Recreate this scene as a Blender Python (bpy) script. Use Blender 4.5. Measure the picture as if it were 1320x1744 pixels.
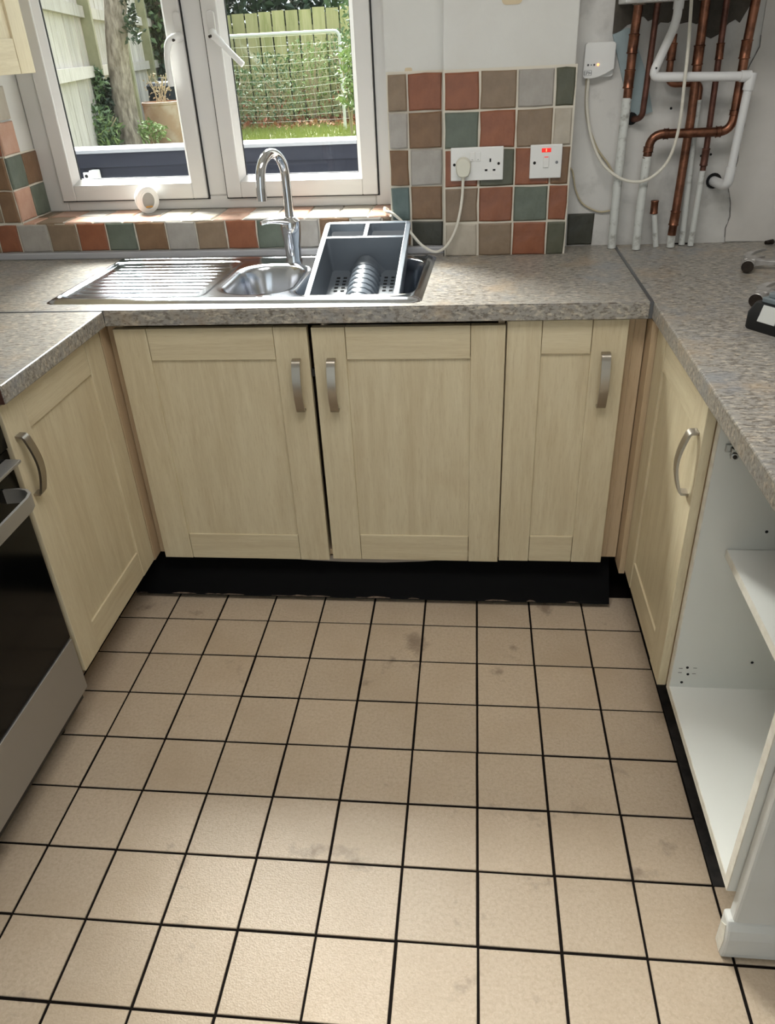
import bpy, bmesh, math, random
from mathutils import Vector, Matrix, Euler
R = math.radians
random.seed(7)
scene = bpy.context.scene
for o in list(bpy.data.objects):
    bpy.data.objects.remove(o)
COL = scene.collection

# ------------------------------------------------------------------ camera
cam_d = bpy.data.cameras.new('camera')
cam = bpy.data.objects.new('camera', cam_d)
COL.objects.link(cam)
scene.camera = cam
YAW, PITCH, ROLL = R(-7.065), R(31.342), R(-2.99)
fw = Vector((math.sin(YAW)*math.cos(PITCH), math.cos(YAW)*math.cos(PITCH), -math.sin(PITCH)))
rt = Vector((math.cos(YAW), -math.sin(YAW), 0))
up = rt.cross(fw)
r2 = rt*math.cos(ROLL) + up*math.sin(ROLL)
u2 = up*math.cos(ROLL) - rt*math.sin(ROLL)
M = Matrix((r2, u2, -fw)).transposed().to_4x4()
M.translation = Vector((-0.027, -1.749, 1.460))
cam.matrix_world = M
cam_d.sensor_fit = 'HORIZONTAL'
cam_d.sensor_width = 36.0
cam_d.lens = 36.0*1312.4/1320.0
cam_d.clip_start = 0.02

# ------------------------------------------------------------------ world: bright overcast sky
world = bpy.data.worlds.new('overcast_sky')
scene.world = world
world.use_nodes = True
nt = world.node_tree
nt.nodes.clear()
out = nt.nodes.new('ShaderNodeOutputWorld')
bg = nt.nodes.new('ShaderNodeBackground')
tc = nt.nodes.new('ShaderNodeTexCoord')
sx = nt.nodes.new('ShaderNodeSeparateXYZ')
mr = nt.nodes.new('ShaderNodeMapRange')
mr.inputs['From Min'].default_value = 0.0
mr.inputs['From Max'].default_value = 1.0
mr.inputs['To Min'].default_value = 0.45
mr.inputs['To Max'].default_value = 1.0
mul = nt.nodes.new('ShaderNodeMath')
mul.operation = 'MULTIPLY'
SKY = 3.2
mul.inputs[1].default_value = SKY
bg.inputs['Color'].default_value = (0.86, 0.93, 1.0, 1)
nt.links.new(tc.outputs['Generated'], sx.inputs[0])
nt.links.new(sx.outputs['Z'], mr.inputs['Value'])
nt.links.new(mr.outputs[0], mul.inputs[0])
nt.links.new(mul.outputs[0], bg.inputs['Strength'])
nt.links.new(bg.outputs[0], out.inputs['Surface'])

# hazy sun behind thin cloud, shining in through the kitchen window
sd = bpy.data.lights.new('sun', 'SUN')
sd.energy = 50
sd.angle = R(40)
sd.color = (1.0, 0.98, 0.95)
sun = bpy.data.objects.new('sun', sd)
COL.objects.link(sun)
sun.rotation_euler = Vector((0.36, -0.69, -0.80)).to_track_quat('-Z', 'Y').to_euler()

# added fill light under the unseen ceiling, to lift the upper walls
ad = bpy.data.lights.new('added_fill_light', 'AREA')
ad.shape = 'RECTANGLE'
ad.size, ad.size_y = 1.1, 0.6
ad.energy = 18
ad.color = (1.0, 0.975, 0.94)
al = bpy.data.objects.new('added_fill_light', ad)
COL.objects.link(al)
al.location = (-0.1, -0.75, 2.355)

vs = scene.view_settings
vs.view_transform = 'Standard'
vs.look = 'None'
vs.exposure = 0.0
vs.gamma = 1.0
vs.use_curve_mapping = False

# ------------------------------------------------------------------ materials
def srgb(r, g, b):
    f = lambda c: (c/255/12.92) if c <= 10 else ((c/255+0.055)/1.055)**2.4
    return (f(r), f(g), f(b), 1.0)

MATS = {}
def mat(name, rgb, rough=0.5, metal=0.0, rgb2=None, scale=20.0, stretch=(1, 1, 1), bump=0.0, bscale=None,
        spec=0.5, detail=4.0, lo=0.35, hi=0.65, emit=None, estr=0.0, vary=0.0, rvar=0.0, coat=0.0):
    m = bpy.data.materials.new(name)
    m.use_nodes = True
    n, l = m.node_tree.nodes, m.node_tree.links
    b = n['Principled BSDF']
    b.inputs['Base Color'].default_value = rgb
    b.inputs['Roughness'].default_value = rough
    b.inputs['Metallic'].default_value = metal
    b.inputs['Specular IOR Level'].default_value = spec
    b.inputs['Coat Weight'].default_value = coat
    if emit:
        b.inputs['Emission Color'].default_value = emit
        b.inputs['Emission Strength'].default_value = estr
    t = n.new('ShaderNodeTexCoord')
    mp = n.new('ShaderNodeMapping')
    mp.inputs['Scale'].default_value = stretch
    l.new(t.outputs['Object'], mp.inputs['Vector'])
    col = None
    if rgb2:
        nz = n.new('ShaderNodeTexNoise')
        nz.inputs['Scale'].default_value = scale
        nz.inputs['Detail'].default_value = detail
        nz.inputs['Roughness'].default_value = 0.62
        l.new(mp.outputs[0], nz.inputs['Vector'])
        cr = n.new('ShaderNodeValToRGB')
        cr.color_ramp.elements[0].position = lo
        cr.color_ramp.elements[1].position = hi
        cr.color_ramp.elements[0].color = rgb2
        cr.color_ramp.elements[1].color = rgb
        l.new(nz.outputs['Fac'], cr.inputs['Fac'])
        col = cr.outputs[0]
        if rvar:
            ma = n.new('ShaderNodeMath')
            ma.operation = 'MULTIPLY_ADD'
            ma.inputs[1].default_value = rvar
            ma.inputs[2].default_value = rough - rvar/2
            l.new(nz.outputs['Fac'], ma.inputs[0])
            l.new(ma.outputs[0], b.inputs['Roughness'])
    if vary:
        oi = n.new('ShaderNodeObjectInfo')
        hs = n.new('ShaderNodeHueSaturation')
        mr_ = n.new('ShaderNodeMapRange')
        mr_.inputs['To Min'].default_value = 1 - vary
        mr_.inputs['To Max'].default_value = 1 + vary
        l.new(oi.outputs['Random'], mr_.inputs['Value'])
        l.new(mr_.outputs[0], hs.inputs['Value'])
        if col is None:
            hs.inputs['Color'].default_value = rgb
        else:
            l.new(col, hs.inputs['Color'])
        col = hs.outputs[0]
    if col is not None:
        l.new(col, b.inputs['Base Color'])
    if bump:
        nb = n.new('ShaderNodeTexNoise')
        nb.inputs['Scale'].default_value = bscale or scale
        nb.inputs['Detail'].default_value = 3
        l.new(mp.outputs[0], nb.inputs['Vector'])
        bp = n.new('ShaderNodeBump')
        bp.inputs['Strength'].default_value = bump
        bp.inputs['Distance'].default_value = 0.01
        l.new(nb.outputs['Fac'], bp.inputs['Height'])
        l.new(bp.outputs[0], b.inputs['Normal'])
    MATS[name] = m
    return m

def layered(name, base, layers, rough=0.45, bump=0.0, bscale=200, spec=0.5, vary=0.0):
    """noise layers: (rgb, scale, stretch, lo, hi, amount) mixed over a base colour, in world position"""
    m = bpy.data.materials.new(name)
    m.use_nodes = True
    n, l = m.node_tree.nodes, m.node_tree.links
    b = n['Principled BSDF']
    b.inputs['Roughness'].default_value = rough
    b.inputs['Specular IOR Level'].default_value = spec
    g = n.new('ShaderNodeNewGeometry')
    rgb = n.new('ShaderNodeRGB')
    rgb.outputs[0].default_value = base
    cur = rgb.outputs[0]
    for i, (c, sc, st, lo, hi, am) in enumerate(layers):
        mp = n.new('ShaderNodeMapping')
        mp.inputs['Scale'].default_value = st
        mp.inputs['Location'].default_value = (i*3.7, i*1.9, i*5.3)
        l.new(g.outputs['Position'], mp.inputs['Vector'])
        nz = n.new('ShaderNodeTexNoise')
        nz.inputs['Scale'].default_value = sc
        nz.inputs['Detail'].default_value = 5
        nz.inputs['Roughness'].default_value = 0.6
        l.new(mp.outputs[0], nz.inputs['Vector'])
        r_ = n.new('ShaderNodeMapRange')
        r_.inputs['From Min'].default_value = lo
        r_.inputs['From Max'].default_value = hi
        r_.inputs['To Max'].default_value = am
        l.new(nz.outputs['Fac'], r_.inputs['Value'])
        mx = n.new('ShaderNodeMix')
        mx.data_type = 'RGBA'
        l.new(r_.outputs[0], mx.inputs['Factor'])
        l.new(cur, mx.inputs['A'])
        mx.inputs['B'].default_value = c
        cur = mx.outputs['Result']
    if vary:
        oi = n.new('ShaderNodeObjectInfo')
        hs = n.new('ShaderNodeHueSaturation')
        mr_ = n.new('ShaderNodeMapRange')
        mr_.inputs['To Min'].default_value = 1 - vary
        mr_.inputs['To Max'].default_value = 1 + vary
        l.new(oi.outputs['Random'], mr_.inputs['Value'])
        l.new(mr_.outputs[0], hs.inputs['Value'])
        l.new(cur, hs.inputs['Color'])
        cur = hs.outputs[0]
    l.new(cur, b.inputs['Base Color'])
    if bump:
        nb = n.new('ShaderNodeTexNoise')
        nb.inputs['Scale'].default_value = bscale
        l.new(g.outputs['Position'], nb.inputs['Vector'])
        bp = n.new('ShaderNodeBump')
        bp.inputs['Strength'].default_value = bump
        bp.inputs['Distance'].default_value = 0.004
        l.new(nb.outputs['Fac'], bp.inputs['Height'])
        l.new(bp.outputs[0], b.inputs['Normal'])
    MATS[name] = m
    return m

# light maple shaker wood, grain running along each axis
W0, W1, W2 = srgb(212, 199, 168), srgb(195, 179, 146), srgb(222, 211, 182)
def wood(name, st):
    return layered(name, W0, [
        (W1, 3.0, st, 0.40, 0.70, 0.75),
        (W2, 9.0, st, 0.45, 0.75, 0.6),
        (srgb(176, 154, 116), 38.0, st, 0.52, 0.72, 0.35),
        (srgb(172, 146, 108), 2.6, (1, 1, 1), 0.60, 0.78, 0.35)], rough=0.42, bump=0.06, bscale=120)
wood('wood_z', (9, 9, 0.8))
wood('wood_x', (0.8, 9, 14))
wood('wood_y', (9, 0.8, 14))
layered('wood_post', srgb(198, 175, 143), [(srgb(180, 154, 120), 3.0, (9, 9, .7), .4, .7, .8),
        (srgb(150, 120, 90), 30, (9, 9, .7), .52, .72, .4)], rough=0.45)
layered('worktop', srgb(150, 146, 139), [
        (srgb(104, 96, 86), 120, (.5, 1.2, 1), .49, .60, .85),
        (srgb(194, 184, 168), 105, (.5, 1.2, 1), .52, .64, .85),
        (srgb(132, 138, 146), 7, (1, 1, 1), .52, .68, .55),
        (srgb(172, 152, 126), 9, (1, 1, 1), .55, .70, .5),
        (srgb(64, 58, 52), 150, (1, 1, 1), .60, .70, .75)], rough=0.33, bump=0.05, bscale=160)
mat('worktop_end', srgb(70, 42, 32), 0.6)
mat('alu_strip', srgb(120, 122, 126), 0.35, 0.9)
layered('floor_tile', srgb(198, 179, 156), [
        (srgb(174, 153, 128), 130, (1, 1, 1), .44, .66, .55),
        (srgb(214, 198, 178), 170, (1, 1, 1), .52, .70, .5),
        (srgb(182, 161, 136), 5, (1, 1, 1), .46, .68, .55),
        (srgb(124, 106, 90), 7, (1, 1, 1), .63, .72, .65)], rough=0.38, bump=0.25, bscale=260, vary=0.05)
mat('grout_black', srgb(22, 17, 14), 0.95, spec=0.15)
mat('subfloor_black', srgb(22, 20, 19), 0.85, rgb2=srgb(46, 42, 40), scale=30)
TILE = {}
def wtile(k, c, c2):
    TILE[k] = mat('wall_tile_'+k, srgb(*c), 0.34, rgb2=srgb(*c2), scale=16, lo=.30, hi=.70, bump=0.35, bscale=22, vary=0.06, rvar=0.15)
wtile('terracotta', (146, 91, 63), (121, 72, 49))
wtile('taupe', (140, 121, 100), (118, 99, 79))
wtile('brown', (130, 101, 74), (108, 81, 57))
wtile('grey', (170, 165, 158), (150, 144, 136))
wtile('green', (104, 112, 100), (84, 92, 80))
wtile('olive', (92, 92, 76), (74, 76, 60))
wtile('cream', (186, 178, 164), (166, 156, 140))
wtile('blue', (94, 108, 106), (76, 92, 88))
wtile('pink', (196, 160, 140), (176, 134, 112))
wtile('dark', (64, 64, 54), (54, 54, 46))
mat('wall_grout', srgb(212, 206, 192), 0.85)
mat('paint_white', srgb(212, 212, 208), 0.75, rgb2=srgb(206, 205, 200), scale=4, bump=0.05, bscale=90)
mat('paint_ceiling', srgb(232, 230, 224), 0.8)
layered('plaster', srgb(212, 210, 206), [(srgb(188, 186, 182), 5, (1, 1, 1), .42, .66, .8),
        (srgb(158, 156, 152), 11, (1, 1, 1), .56, .74, .6), (srgb(222, 220, 216), 2.5, (1, 1, 1), .5, .7, .6)], rough=0.85, bump=0.12, bscale=60)
mat('plaster_new', srgb(214, 210, 205), 0.8, rgb2=srgb(204, 200, 195), scale=5)
mat('bare_render', srgb(88, 82, 74), 0.95, rgb2=srgb(70, 65, 58), scale=18, bump=0.3, bscale=60)
mat('pale_blue_board', srgb(160, 176, 180), 0.7, rgb2=srgb(150, 166, 170), scale=8)
mat('beige_patch', srgb(206, 190, 160), 0.8)
mat('crack', srgb(120, 117, 113), 0.95)
mat('upvc', srgb(208, 206, 203), 0.36)
mat('gasket', srgb(20, 20, 22), 0.6)
mat('trim_grey', srgb(168, 168, 172), 0.35)
mat('white_melamine', srgb(218, 218, 212), 0.4)
mat('edge_cream', srgb(222, 218, 206), 0.5, rgb2=srgb(206, 200, 186), scale=40)
mat('nickel', srgb(172, 164, 152), 0.33, 1.0)
mat('chrome', srgb(214, 214, 216), 0.09, 1.0)
mat('steel', srgb(176, 178, 183), 0.15, 1.0, rgb2=srgb(166, 168, 173), scale=60)
mat('steel_brushed', srgb(172, 170, 166), 0.45, 0.75)
mat('black_glass', srgb(7, 8, 8), 0.12, spec=0.2)
mat('black_enamel', srgb(14, 14, 15), 0.35)
mat('black_board', srgb(9, 9, 10), 0.7, rgb2=srgb(6, 6, 7), scale=8, stretch=(.3, 5, 5), spec=0.1)
mat('chipped_core', srgb(130, 112, 96), 0.9, rgb2=srgb(70, 58, 48), scale=60)
mat('torn_white', srgb(170, 160, 148), 0.8)
mat('plastic_dark', srgb(98, 105, 113), 0.32)
mat('plastic_white', srgb(226, 226, 224), 0.35)
mat('plastic_cream', srgb(214, 212, 198), 0.4)
mat('cable_white', srgb(216, 212, 200), 0.5)
mat('cable_beige', srgb(186, 174, 146), 0.55)
mat('socket_hole', srgb(8, 8, 8), 0.8)
mat('screw_grey', srgb(130, 130, 130), 0.35, 0.8)
mat('neon_red', srgb(190, 24, 20), 0.25, emit=srgb(255, 40, 25), estr=0.6)
mat('neon_glow', srgb(255, 120, 90), 0.3, emit=srgb(255, 110, 70), estr=3.0)
mat('led_orange', srgb(255, 150, 100), 0.3, emit=srgb(255, 120, 60), estr=6.0)
mat('print_grey', srgb(84, 86, 88), 0.6)
mat('copper', srgb(152, 104, 82), 0.36, 1.0, rgb2=srgb(96, 66, 54), scale=26, lo=.35, hi=.6, rvar=.25)
mat('copper_dull', srgb(128, 88, 76), 0.45, 0.8, rgb2=srgb(92, 64, 56), scale=30)
mat('pipe_paint', srgb(206, 208, 204), 0.6, rgb2=srgb(150, 148, 142), scale=38, lo=.30, hi=.46)
mat('waste_white', srgb(222, 222, 222), 0.35)
mat('boiler_white', srgb(224, 224, 222), 0.4)
mat('valve_blue', srgb(30, 62, 120), 0.4)
mat('tool_steel', srgb(196, 194, 192), 0.34, 0.55, rgb2=srgb(160, 156, 152), scale=30)
mat('tool_dark', srgb(66, 58, 52), 0.45, 0.7, rgb2=srgb(46, 40, 36), scale=60)
mat('battery_black', srgb(18, 20, 22), 0.45)
mat('battery_grey', srgb(120, 130, 134), 0.4)
mat('battery_clip', srgb(206, 208, 204), 0.4)
mat('hinge_steel', srgb(176, 176, 174), 0.25, 1.0)
mat('disc_grey', srgb(138, 138, 136), 0.4)
mat('disc_amber', srgb(190, 140, 60), 0.5)
# garden
mat('deck_dark', srgb(40, 42, 52), 0.85, rgb2=srgb(30, 32, 42), scale=6, stretch=(.4, 6, 6), spec=0.15)
mat('deck_cap', srgb(120, 122, 128), 0.55)
layered('fence_grey', srgb(182, 176, 172), [(srgb(150, 144, 134), 6, (8, 8, .6), .45, .65, .8), (srgb(206, 203, 196), 14, (8, 8, .6), .5, .7, .6)], rough=.9, vary=.18)
layered('fence_green', srgb(178, 174, 128), [(srgb(142, 146, 92), 2, (6, 6, .8), .45, .65, .8), (srgb(192, 184, 146), 8, (8, 8, .6), .5, .7, .6)], rough=.9, vary=.12)
mat('fence_post', srgb(146, 144, 118), 0.9, rgb2=srgb(124, 124, 98), scale=6)
mat('bark', srgb(158, 148, 136), 0.95, rgb2=srgb(98, 88, 78), scale=18, stretch=(2, 2, .6), bump=.8, bscale=14)
mat('leaf_dark', srgb(44, 66, 44), 0.55, rgb2=srgb(30, 48, 34), scale=3)
mat('leaf_mid', srgb(104, 126, 88), 0.55, rgb2=srgb(74, 98, 64), scale=4)
mat('leaf_light', srgb(140, 158, 100), 0.55, rgb2=srgb(106, 130, 76), scale=5)
mat('leaf_dry', srgb(150, 116, 82), 0.8, rgb2=srgb(128, 64, 44), scale=9)
mat('grass', srgb(112, 128, 62), 0.7, rgb2=srgb(140, 146, 84), scale=3)
mat('soil', srgb(96, 88, 68), 0.95, rgb2=srgb(96, 108, 60), scale=3)
mat('bin_black', srgb(30, 36, 46), 0.6, spec=0.2)
layered('rusty_drum', srgb(150, 124, 102), [(srgb(120, 78, 52), 5, (1, 1, 1), .45, .65, .8), (srgb(172, 158, 144), 8, (1, 1, 1), .5, .7, .7)], rough=.8)
mat('goal_white', srgb(190, 192, 192), 0.4)
mat('net_white', srgb(190, 192, 180), 0.8)
mat('twig', srgb(158, 146, 122), 0.9)

def sink_steel():
    m = bpy.data.materials.new('sink_steel')
    m.use_nodes = True
    n, l = m.node_tree.nodes, m.node_tree.links
    n.clear()
    o = n.new('ShaderNodeOutputMaterial')
    g = n.new('ShaderNodeBsdfAnisotropic')
    g.distribution = 'BECKMANN'
    t = n.new('ShaderNodeTexCoord')
    nz = n.new('ShaderNodeTexNoise')
    nz.inputs['Scale'].default_value = 12
    mr_ = n.new('ShaderNodeMapRange')
    mr_.inputs['To Min'].default_value = 0.21
    mr_.inputs['To Max'].default_value = 0.29
    l.new(t.outputs['Object'], nz.inputs['Vector'])
    l.new(nz.outputs['Fac'], mr_.inputs['Value'])
    l.new(mr_.outputs[0], g.inputs['Roughness'])
    g.inputs['Color'].default_value = srgb(212, 215, 221)
    l.new(g.outputs[0], o.inputs['Surface'])
    MATS['sink_steel'] = m
sink_steel()
def glass_mat():
    m = bpy.data.materials.new('window_glass')
    m.use_nodes = True
    n, l = m.node_tree.nodes, m.node_tree.links
    n.clear()
    o = n.new('ShaderNodeOutputMaterial')
    mx = n.new('ShaderNodeMixShader')
    t = n.new('ShaderNodeBsdfTransparent')
    g = n.new('ShaderNodeBsdfGlossy')
    g.inputs['Roughness'].default_value = 0.0
    t.inputs['Color'].default_value = (.95, .97, .96, 1)
    # Schlick reflectance, equal for both faces of the thin pane
    f = n.new('ShaderNodeLayerWeight')
    f.inputs['Blend'].default_value = 0.5
    pw = n.new('ShaderNodeMath')
    pw.operation = 'POWER'
    pw.inputs[1].default_value = 5.0
    ma = n.new('ShaderNodeMath')
    ma.operation = 'MULTIPLY_ADD'
    ma.inputs[1].default_value = 0.95
    ma.inputs[2].default_value = 0.035
    l.new(f.outputs['Facing'], pw.inputs[0])
    l.new(pw.outputs[0], ma.inputs[0])
    l.new(ma.outputs[0], mx.inputs[0])
    l.new(t.outputs[0], mx.inputs[1])
    l.new(g.outputs[0], mx.inputs[2])
    l.new(mx.outputs[0], o.inputs['Surface'])
    MATS['window_glass'] = m
glass_mat()

# ------------------------------------------------------------------ mesh helpers
MW = {}            # object name -> world matrix (things are placed before their parts)
def tag(o, label=None, cat=None, group=None, kind=None):
    if label: o['label'] = label
    if cat: o['category'] = cat
    if group: o['group'] = group
    if kind: o['kind'] = kind
    return o

def thing(name, label=None, cat=None, loc=(0, 0, 0), rot=(0, 0, 0), group=None, kind=None, parent=None):
    o = bpy.data.objects.new(name, None)
    o.empty_display_size = 0.05
    COL.objects.link(o)
    o.location = loc
    o.rotation_euler = rot
    w = Matrix.Translation(loc) @ Euler(rot).to_matrix().to_4x4()
    if parent:
        o.parent = parent
        w = MW[parent.name] @ w
    MW[o.name] = w
    return tag(o, label, cat, group, kind)

class MB:
    """collects geometry; build() links it as ONE mesh object.  Coordinates are world coordinates
    unless local=True (then in the frame of the parent thing)."""
    def __init__(s):
        s.bm = bmesh.new()
    def verts(s, pts):
        return [s.bm.verts.new(p) for p in pts]
    def face(s, vs_):
        try:
            return s.bm.faces.new(vs_)
        except ValueError:
            return None
    def box(s, x0, x1, y0, y1, z0, z1):
        x0, x1 = min(x0, x1), max(x0, x1)
        y0, y1 = min(y0, y1), max(y0, y1)
        z0, z1 = min(z0, z1), max(z0, z1)
        return s.prism([(x0, y0), (x1, y0), (x1, y1), (x0, y1)], z0, z1)
    def prism(s, poly, z0, z1, fn=None):
        """poly counter-clockwise in a plane, extruded z0..z1; fn maps (a, b, c) -> xyz"""
        fn = fn or (lambda a, b, c: (a, b, c))
        lo = s.verts([fn(a, b, z0) for a, b in poly])
        hi = s.verts([fn(a, b, z1) for a, b in poly])
        n = len(poly)
        s.face(list(reversed(lo)))
        s.face(hi)
        for i in range(n):
            s.face([lo[i], lo[(i+1) % n], hi[(i+1) % n], hi[i]])
        return s
    def loft(s, rings, cap0=True, cap1=True, closed=True):
        rs = [s.verts(r) for r in rings]
        n = len(rs[0])
        for a, b in zip(rs, rs[1:]):
            for i in range(n if closed else n-1):
                s.face([a[i], a[(i+1) % n], b[(i+1) % n], b[i]])
        if cap0: s.face(list(reversed(rs[0])))
        if cap1: s.face(rs[-1])
        return s
    def tube(s, pts, r, seg=10, cap=True):
        pts = [Vector(p) for p in pts]
        rr = r if isinstance(r, (list, tuple)) else [r]*len(pts)
        rings = []
        ref = None
        for i, p in enumerate(pts):
            d = (pts[min(i+1, len(pts)-1)] - pts[max(i-1, 0)]).normalized()
            if ref is None:
                ref = Vector((0, 0, 1)) if abs(d.z) < .9 else Vector((1, 0, 0))
            a = (ref - d*ref.dot(d)).normalized()
            ref = a
            b = d.cross(a)
            rings.append([p + (a*math.cos(t) + b*math.sin(t))*rr[i] for t in [2*math.pi*k/seg for k in range(seg)]])
        return s.loft(rings, cap, cap)
    def sweep(s, pts, wvec, w, t):
        """flat strip: rectangular section, width along wvec, thickness t in the path plane"""
        pts = [Vector(p) for p in pts]
        wv = Vector(wvec).normalized()
        rings = []
        for i, p in enumerate(pts):
            d = (pts[min(i+1, len(pts)-1)] - pts[max(i-1, 0)]).normalized()
            nn = d.cross(wv).normalized()
            rings.append([p+wv*w/2+nn*t/2, p-wv*w/2+nn*t/2, p-wv*w/2-nn*t/2, p+wv*w/2-nn*t/2])
        return s.loft(rings)
    def lathe(s, prof, c=(0, 0, 0), seg=24, axis='Z', cap0=True, cap1=True):
        rings = []
        for r_, h in prof:
            ring = []
            for k in range(seg):
                a = 2*math.pi*k/seg
                u, v = r_*math.cos(a), r_*math.sin(a)
                q = {'Z': (u, v, h), 'Y': (u, h, -v), 'X': (h, u, v)}[axis]
                ring.append((c[0]+q[0], c[1]+q[1], c[2]+q[2]))
            rings.append(ring)
        return s.loft(rings, cap0, cap1)
    def cyl(s, p0, p1, r, seg=14):
        return s.tube([p0, p1], r, seg)
    def build(s, name, m, parent=None, local=False, smooth=False, bevel=0.0, bseg=2, angle=40, label=None, kind=None, cat=None, group=None):
        bm = s.bm
        bmesh.ops.recalc_face_normals(bm, faces=bm.faces)
        if bevel:
            es = [e for e in bm.edges if len(e.link_faces) == 2 and e.calc_face_angle(0) > R(30)]
            bmesh.ops.bevel(bm, geom=es, offset=bevel, segments=bseg, profile=0.5, affect='EDGES', clamp_overlap=True)
        if parent and not local:
            bm.transform(MW[parent.name].inverted())
        me = bpy.data.meshes.new(name)
        if smooth:
            for e in bm.edges:
                if len(e.link_faces) == 2 and e.calc_face_angle(0) > R(angle):
                    e.smooth = False
            for f in bm.faces:
                f.smooth = True
        bm.to_mesh(me)
        bm.free()
        o = bpy.data.objects.new(name, me)
        COL.objects.link(o)
        if isinstance(m, str): m = MATS[m]
        if m: me.materials.append(m)
        if parent:
            o.parent = parent
            MW[o.name] = MW[parent.name].copy()
        else:
            MW[o.name] = Matrix.Identity(4)
        return tag(o, label, cat, group, kind)

def arc(cx, cy, r, a0, a1, n):
    return [(cx+r*math.cos(R(a0+(a1-a0)*i/n)), cy+r*math.sin(R(a0+(a1-a0)*i/n))) for i in range(n+1)]

def rrect(x0, x1, y0, y1, r, n=4):
    p = []
    for cx, cy, a in ((x1-r, y0+r, -90), (x1-r, y1-r, 0), (x0+r, y1-r, 90), (x0+r, y0+r, 180)):
        p += arc(cx, cy, r, a, a+90, n)
    return p

def smooth_path(pts, n=8):
    """Catmull-Rom through pts"""
    P = [Vector(p) for p in pts]
    P = [P[0]*2-P[1]] + P + [P[-1]*2-P[-2]]
    o = []
    for i in range(1, len(P)-2):
        for k in range(n):
            t = k/n
            a, b, c, d = P[i-1], P[i], P[i+1], P[i+2]
            o.append(0.5*((2*b)+(c-a)*t+(2*a-5*b+4*c-d)*t*t+(3*b-a-3*c+d)*t**3))
    o.append(P[-2])
    return o

# ------------------------------------------------------------------ the room
FX0, FX1 = -1.60, 1.10          # inner faces of the side walls
YREAR, ZC = -3.70, 2.40
def fwall(x): return 0.697 - 0.03*(x+1.45)      # back wall behind its tiles
def fwin(x): return 0.885 - 0.05*(x+1.45)       # window plane

ZS = 1.02                       # tiled sill
XL, XR = -1.452, -0.268         # window opening

floor = MB()
floor.box(FX0, FX1, YREAR, 0.75, -0.06, -0.0030)
floor = floor.build('floor', 'grout_black', kind='structure')
# floor tiles: 155 mm grid, black joints
P_, T_ = 0.155, 0.1505
def tile_mesh(w, d, h=0.010):
    mb = MB()
    e = 0.0009
    mb.loft([[(-w/2, -d/2, 0), (w/2, -d/2, 0), (w/2, d/2, 0), (-w/2, d/2, 0)],
             [(-w/2, -d/2, h-e), (w/2, -d/2, h-e), (w/2, d/2, h-e), (-w/2, d/2, h-e)],
             [(-w/2+e, -d/2+e, h), (w/2-e, -d/2+e, h), (w/2-e, d/2-e, h), (-w/2+e, d/2-e, h)]], cap0=False)
    me = bpy.data.meshes.new('floor_tile')
    bmesh.ops.recalc_face_normals(mb.bm, faces=mb.bm.faces)
    mb.bm.to_mesh(me)
    mb.bm.free()
    me.materials.append(MATS['floor_tile'])
    return me
TM = {}
rest = MB()
ntile = 0
for j in range(-1, 24):
    for c in range(-10, 7):
        x0, x1 = c*P_, (c+1)*P_
        y1, y0 = -j*P_, -(j+1)*P_
        if x1 <= -1.48 or x0 >= FX1-.05: continue
        x0 = max(x0, -1.56); x1 = min(x1, FX1-.002)
        if c >= 3 and j <= 4: continue           # bare black floor under the open cabinet
        if c >= 3 and j == 5: y1 = y1            # narrow cut strip beside the partition
        if j == -1 and (c < -7 or c > 2): continue
        w, d = x1-x0-.0056, y1-y0-.0056
        cx, cy = (x0+x1)/2, (y0+y1)/2
        if j <= 11:
            k = (round(w, 4), round(d, 4))
            if k not in TM: TM[k] = tile_mesh(*k)
            o = bpy.data.objects.new('floor_tile', TM[k])
            COL.objects.link(o)
            o.parent = floor
            o.location = (cx+random.uniform(-.0006, .0006), cy+random.uniform(-.0006, .0006), -0.010+random.uniform(-.0005, .0005))
            o.rotation_euler = (random.uniform(-.002, .002), random.uniform(-.002, .002), random.uniform(-.003, .003))
            ntile += 1
        else:
            rest.box(cx-w/2, cx+w/2, cy-d/2, cy+d/2, -0.010, 0)
rest.build('floor_tiling', 'floor_tile', floor, kind='stuff')
MB().box(0.466, FX1, -0.775, 0.6, -0.0035, -0.0015).build('bare_subfloor', 'subfloor_black', floor)

# back wall: left of the window, under and over it, tiled strip, boxed-out pier, right part
wb = MB()
def wprism(x0, x1, z0, z1, depth=0.35):
    wb.prism([(x0, fwall(x0)), (x1, fwall(x1)), (x1, fwall(x1)+depth), (x0, fwall(x0)+depth)], z0, z1)
wprism(FX0-.1, XL, -.06, 2.5)
wprism(XL, XR, -.06, ZS-.008)
wprism(XL, XR, 2.08, 2.5)
wprism(XR, -0.10, -.06, 2.5)
wall_back = wb.build('wall_back', 'paint_white', kind='structure')
MB().box(-0.1085, 0.236, 0.607, 0.80, -.06, 2.5).build('pier', 'paint_white', wall_back, bevel=.003)
MB().box(0.236, FX1+.1, 0.70, 0.95, -.06, 2.5).build('plastered_bay', 'plaster', wall_back)
MB().box(FX0-.1, FX0, YREAR-.1, 1.0, -.06, 2.5).build('wall_left', 'paint_white', kind='structure')
MB().box(FX1, FX1+.1, YREAR-.1, 0.70, -.06, 2.5).build('wall_right', 'paint_white', kind='structure')
MB().box(FX0-.1, FX1+.1, YREAR-.1, 1.0, ZC, ZC+.1).build('ceiling', 'paint_ceiling', kind='structure')
wr = MB()
wr.box(FX0-.1, -1.30, YREAR-.1, YREAR, -.06, ZC)
wr.box(0.80, FX1+.1, YREAR-.1, YREAR, -.06, ZC)
wr.box(-1.30, 0.80, YREAR-.1, YREAR, 2.12, ZC)
wr.build('wall_rear', 'paint_white', kind='structure')
pd = thing('door_1', loc=(-.25, YREAR, 0), kind='structure')
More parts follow.
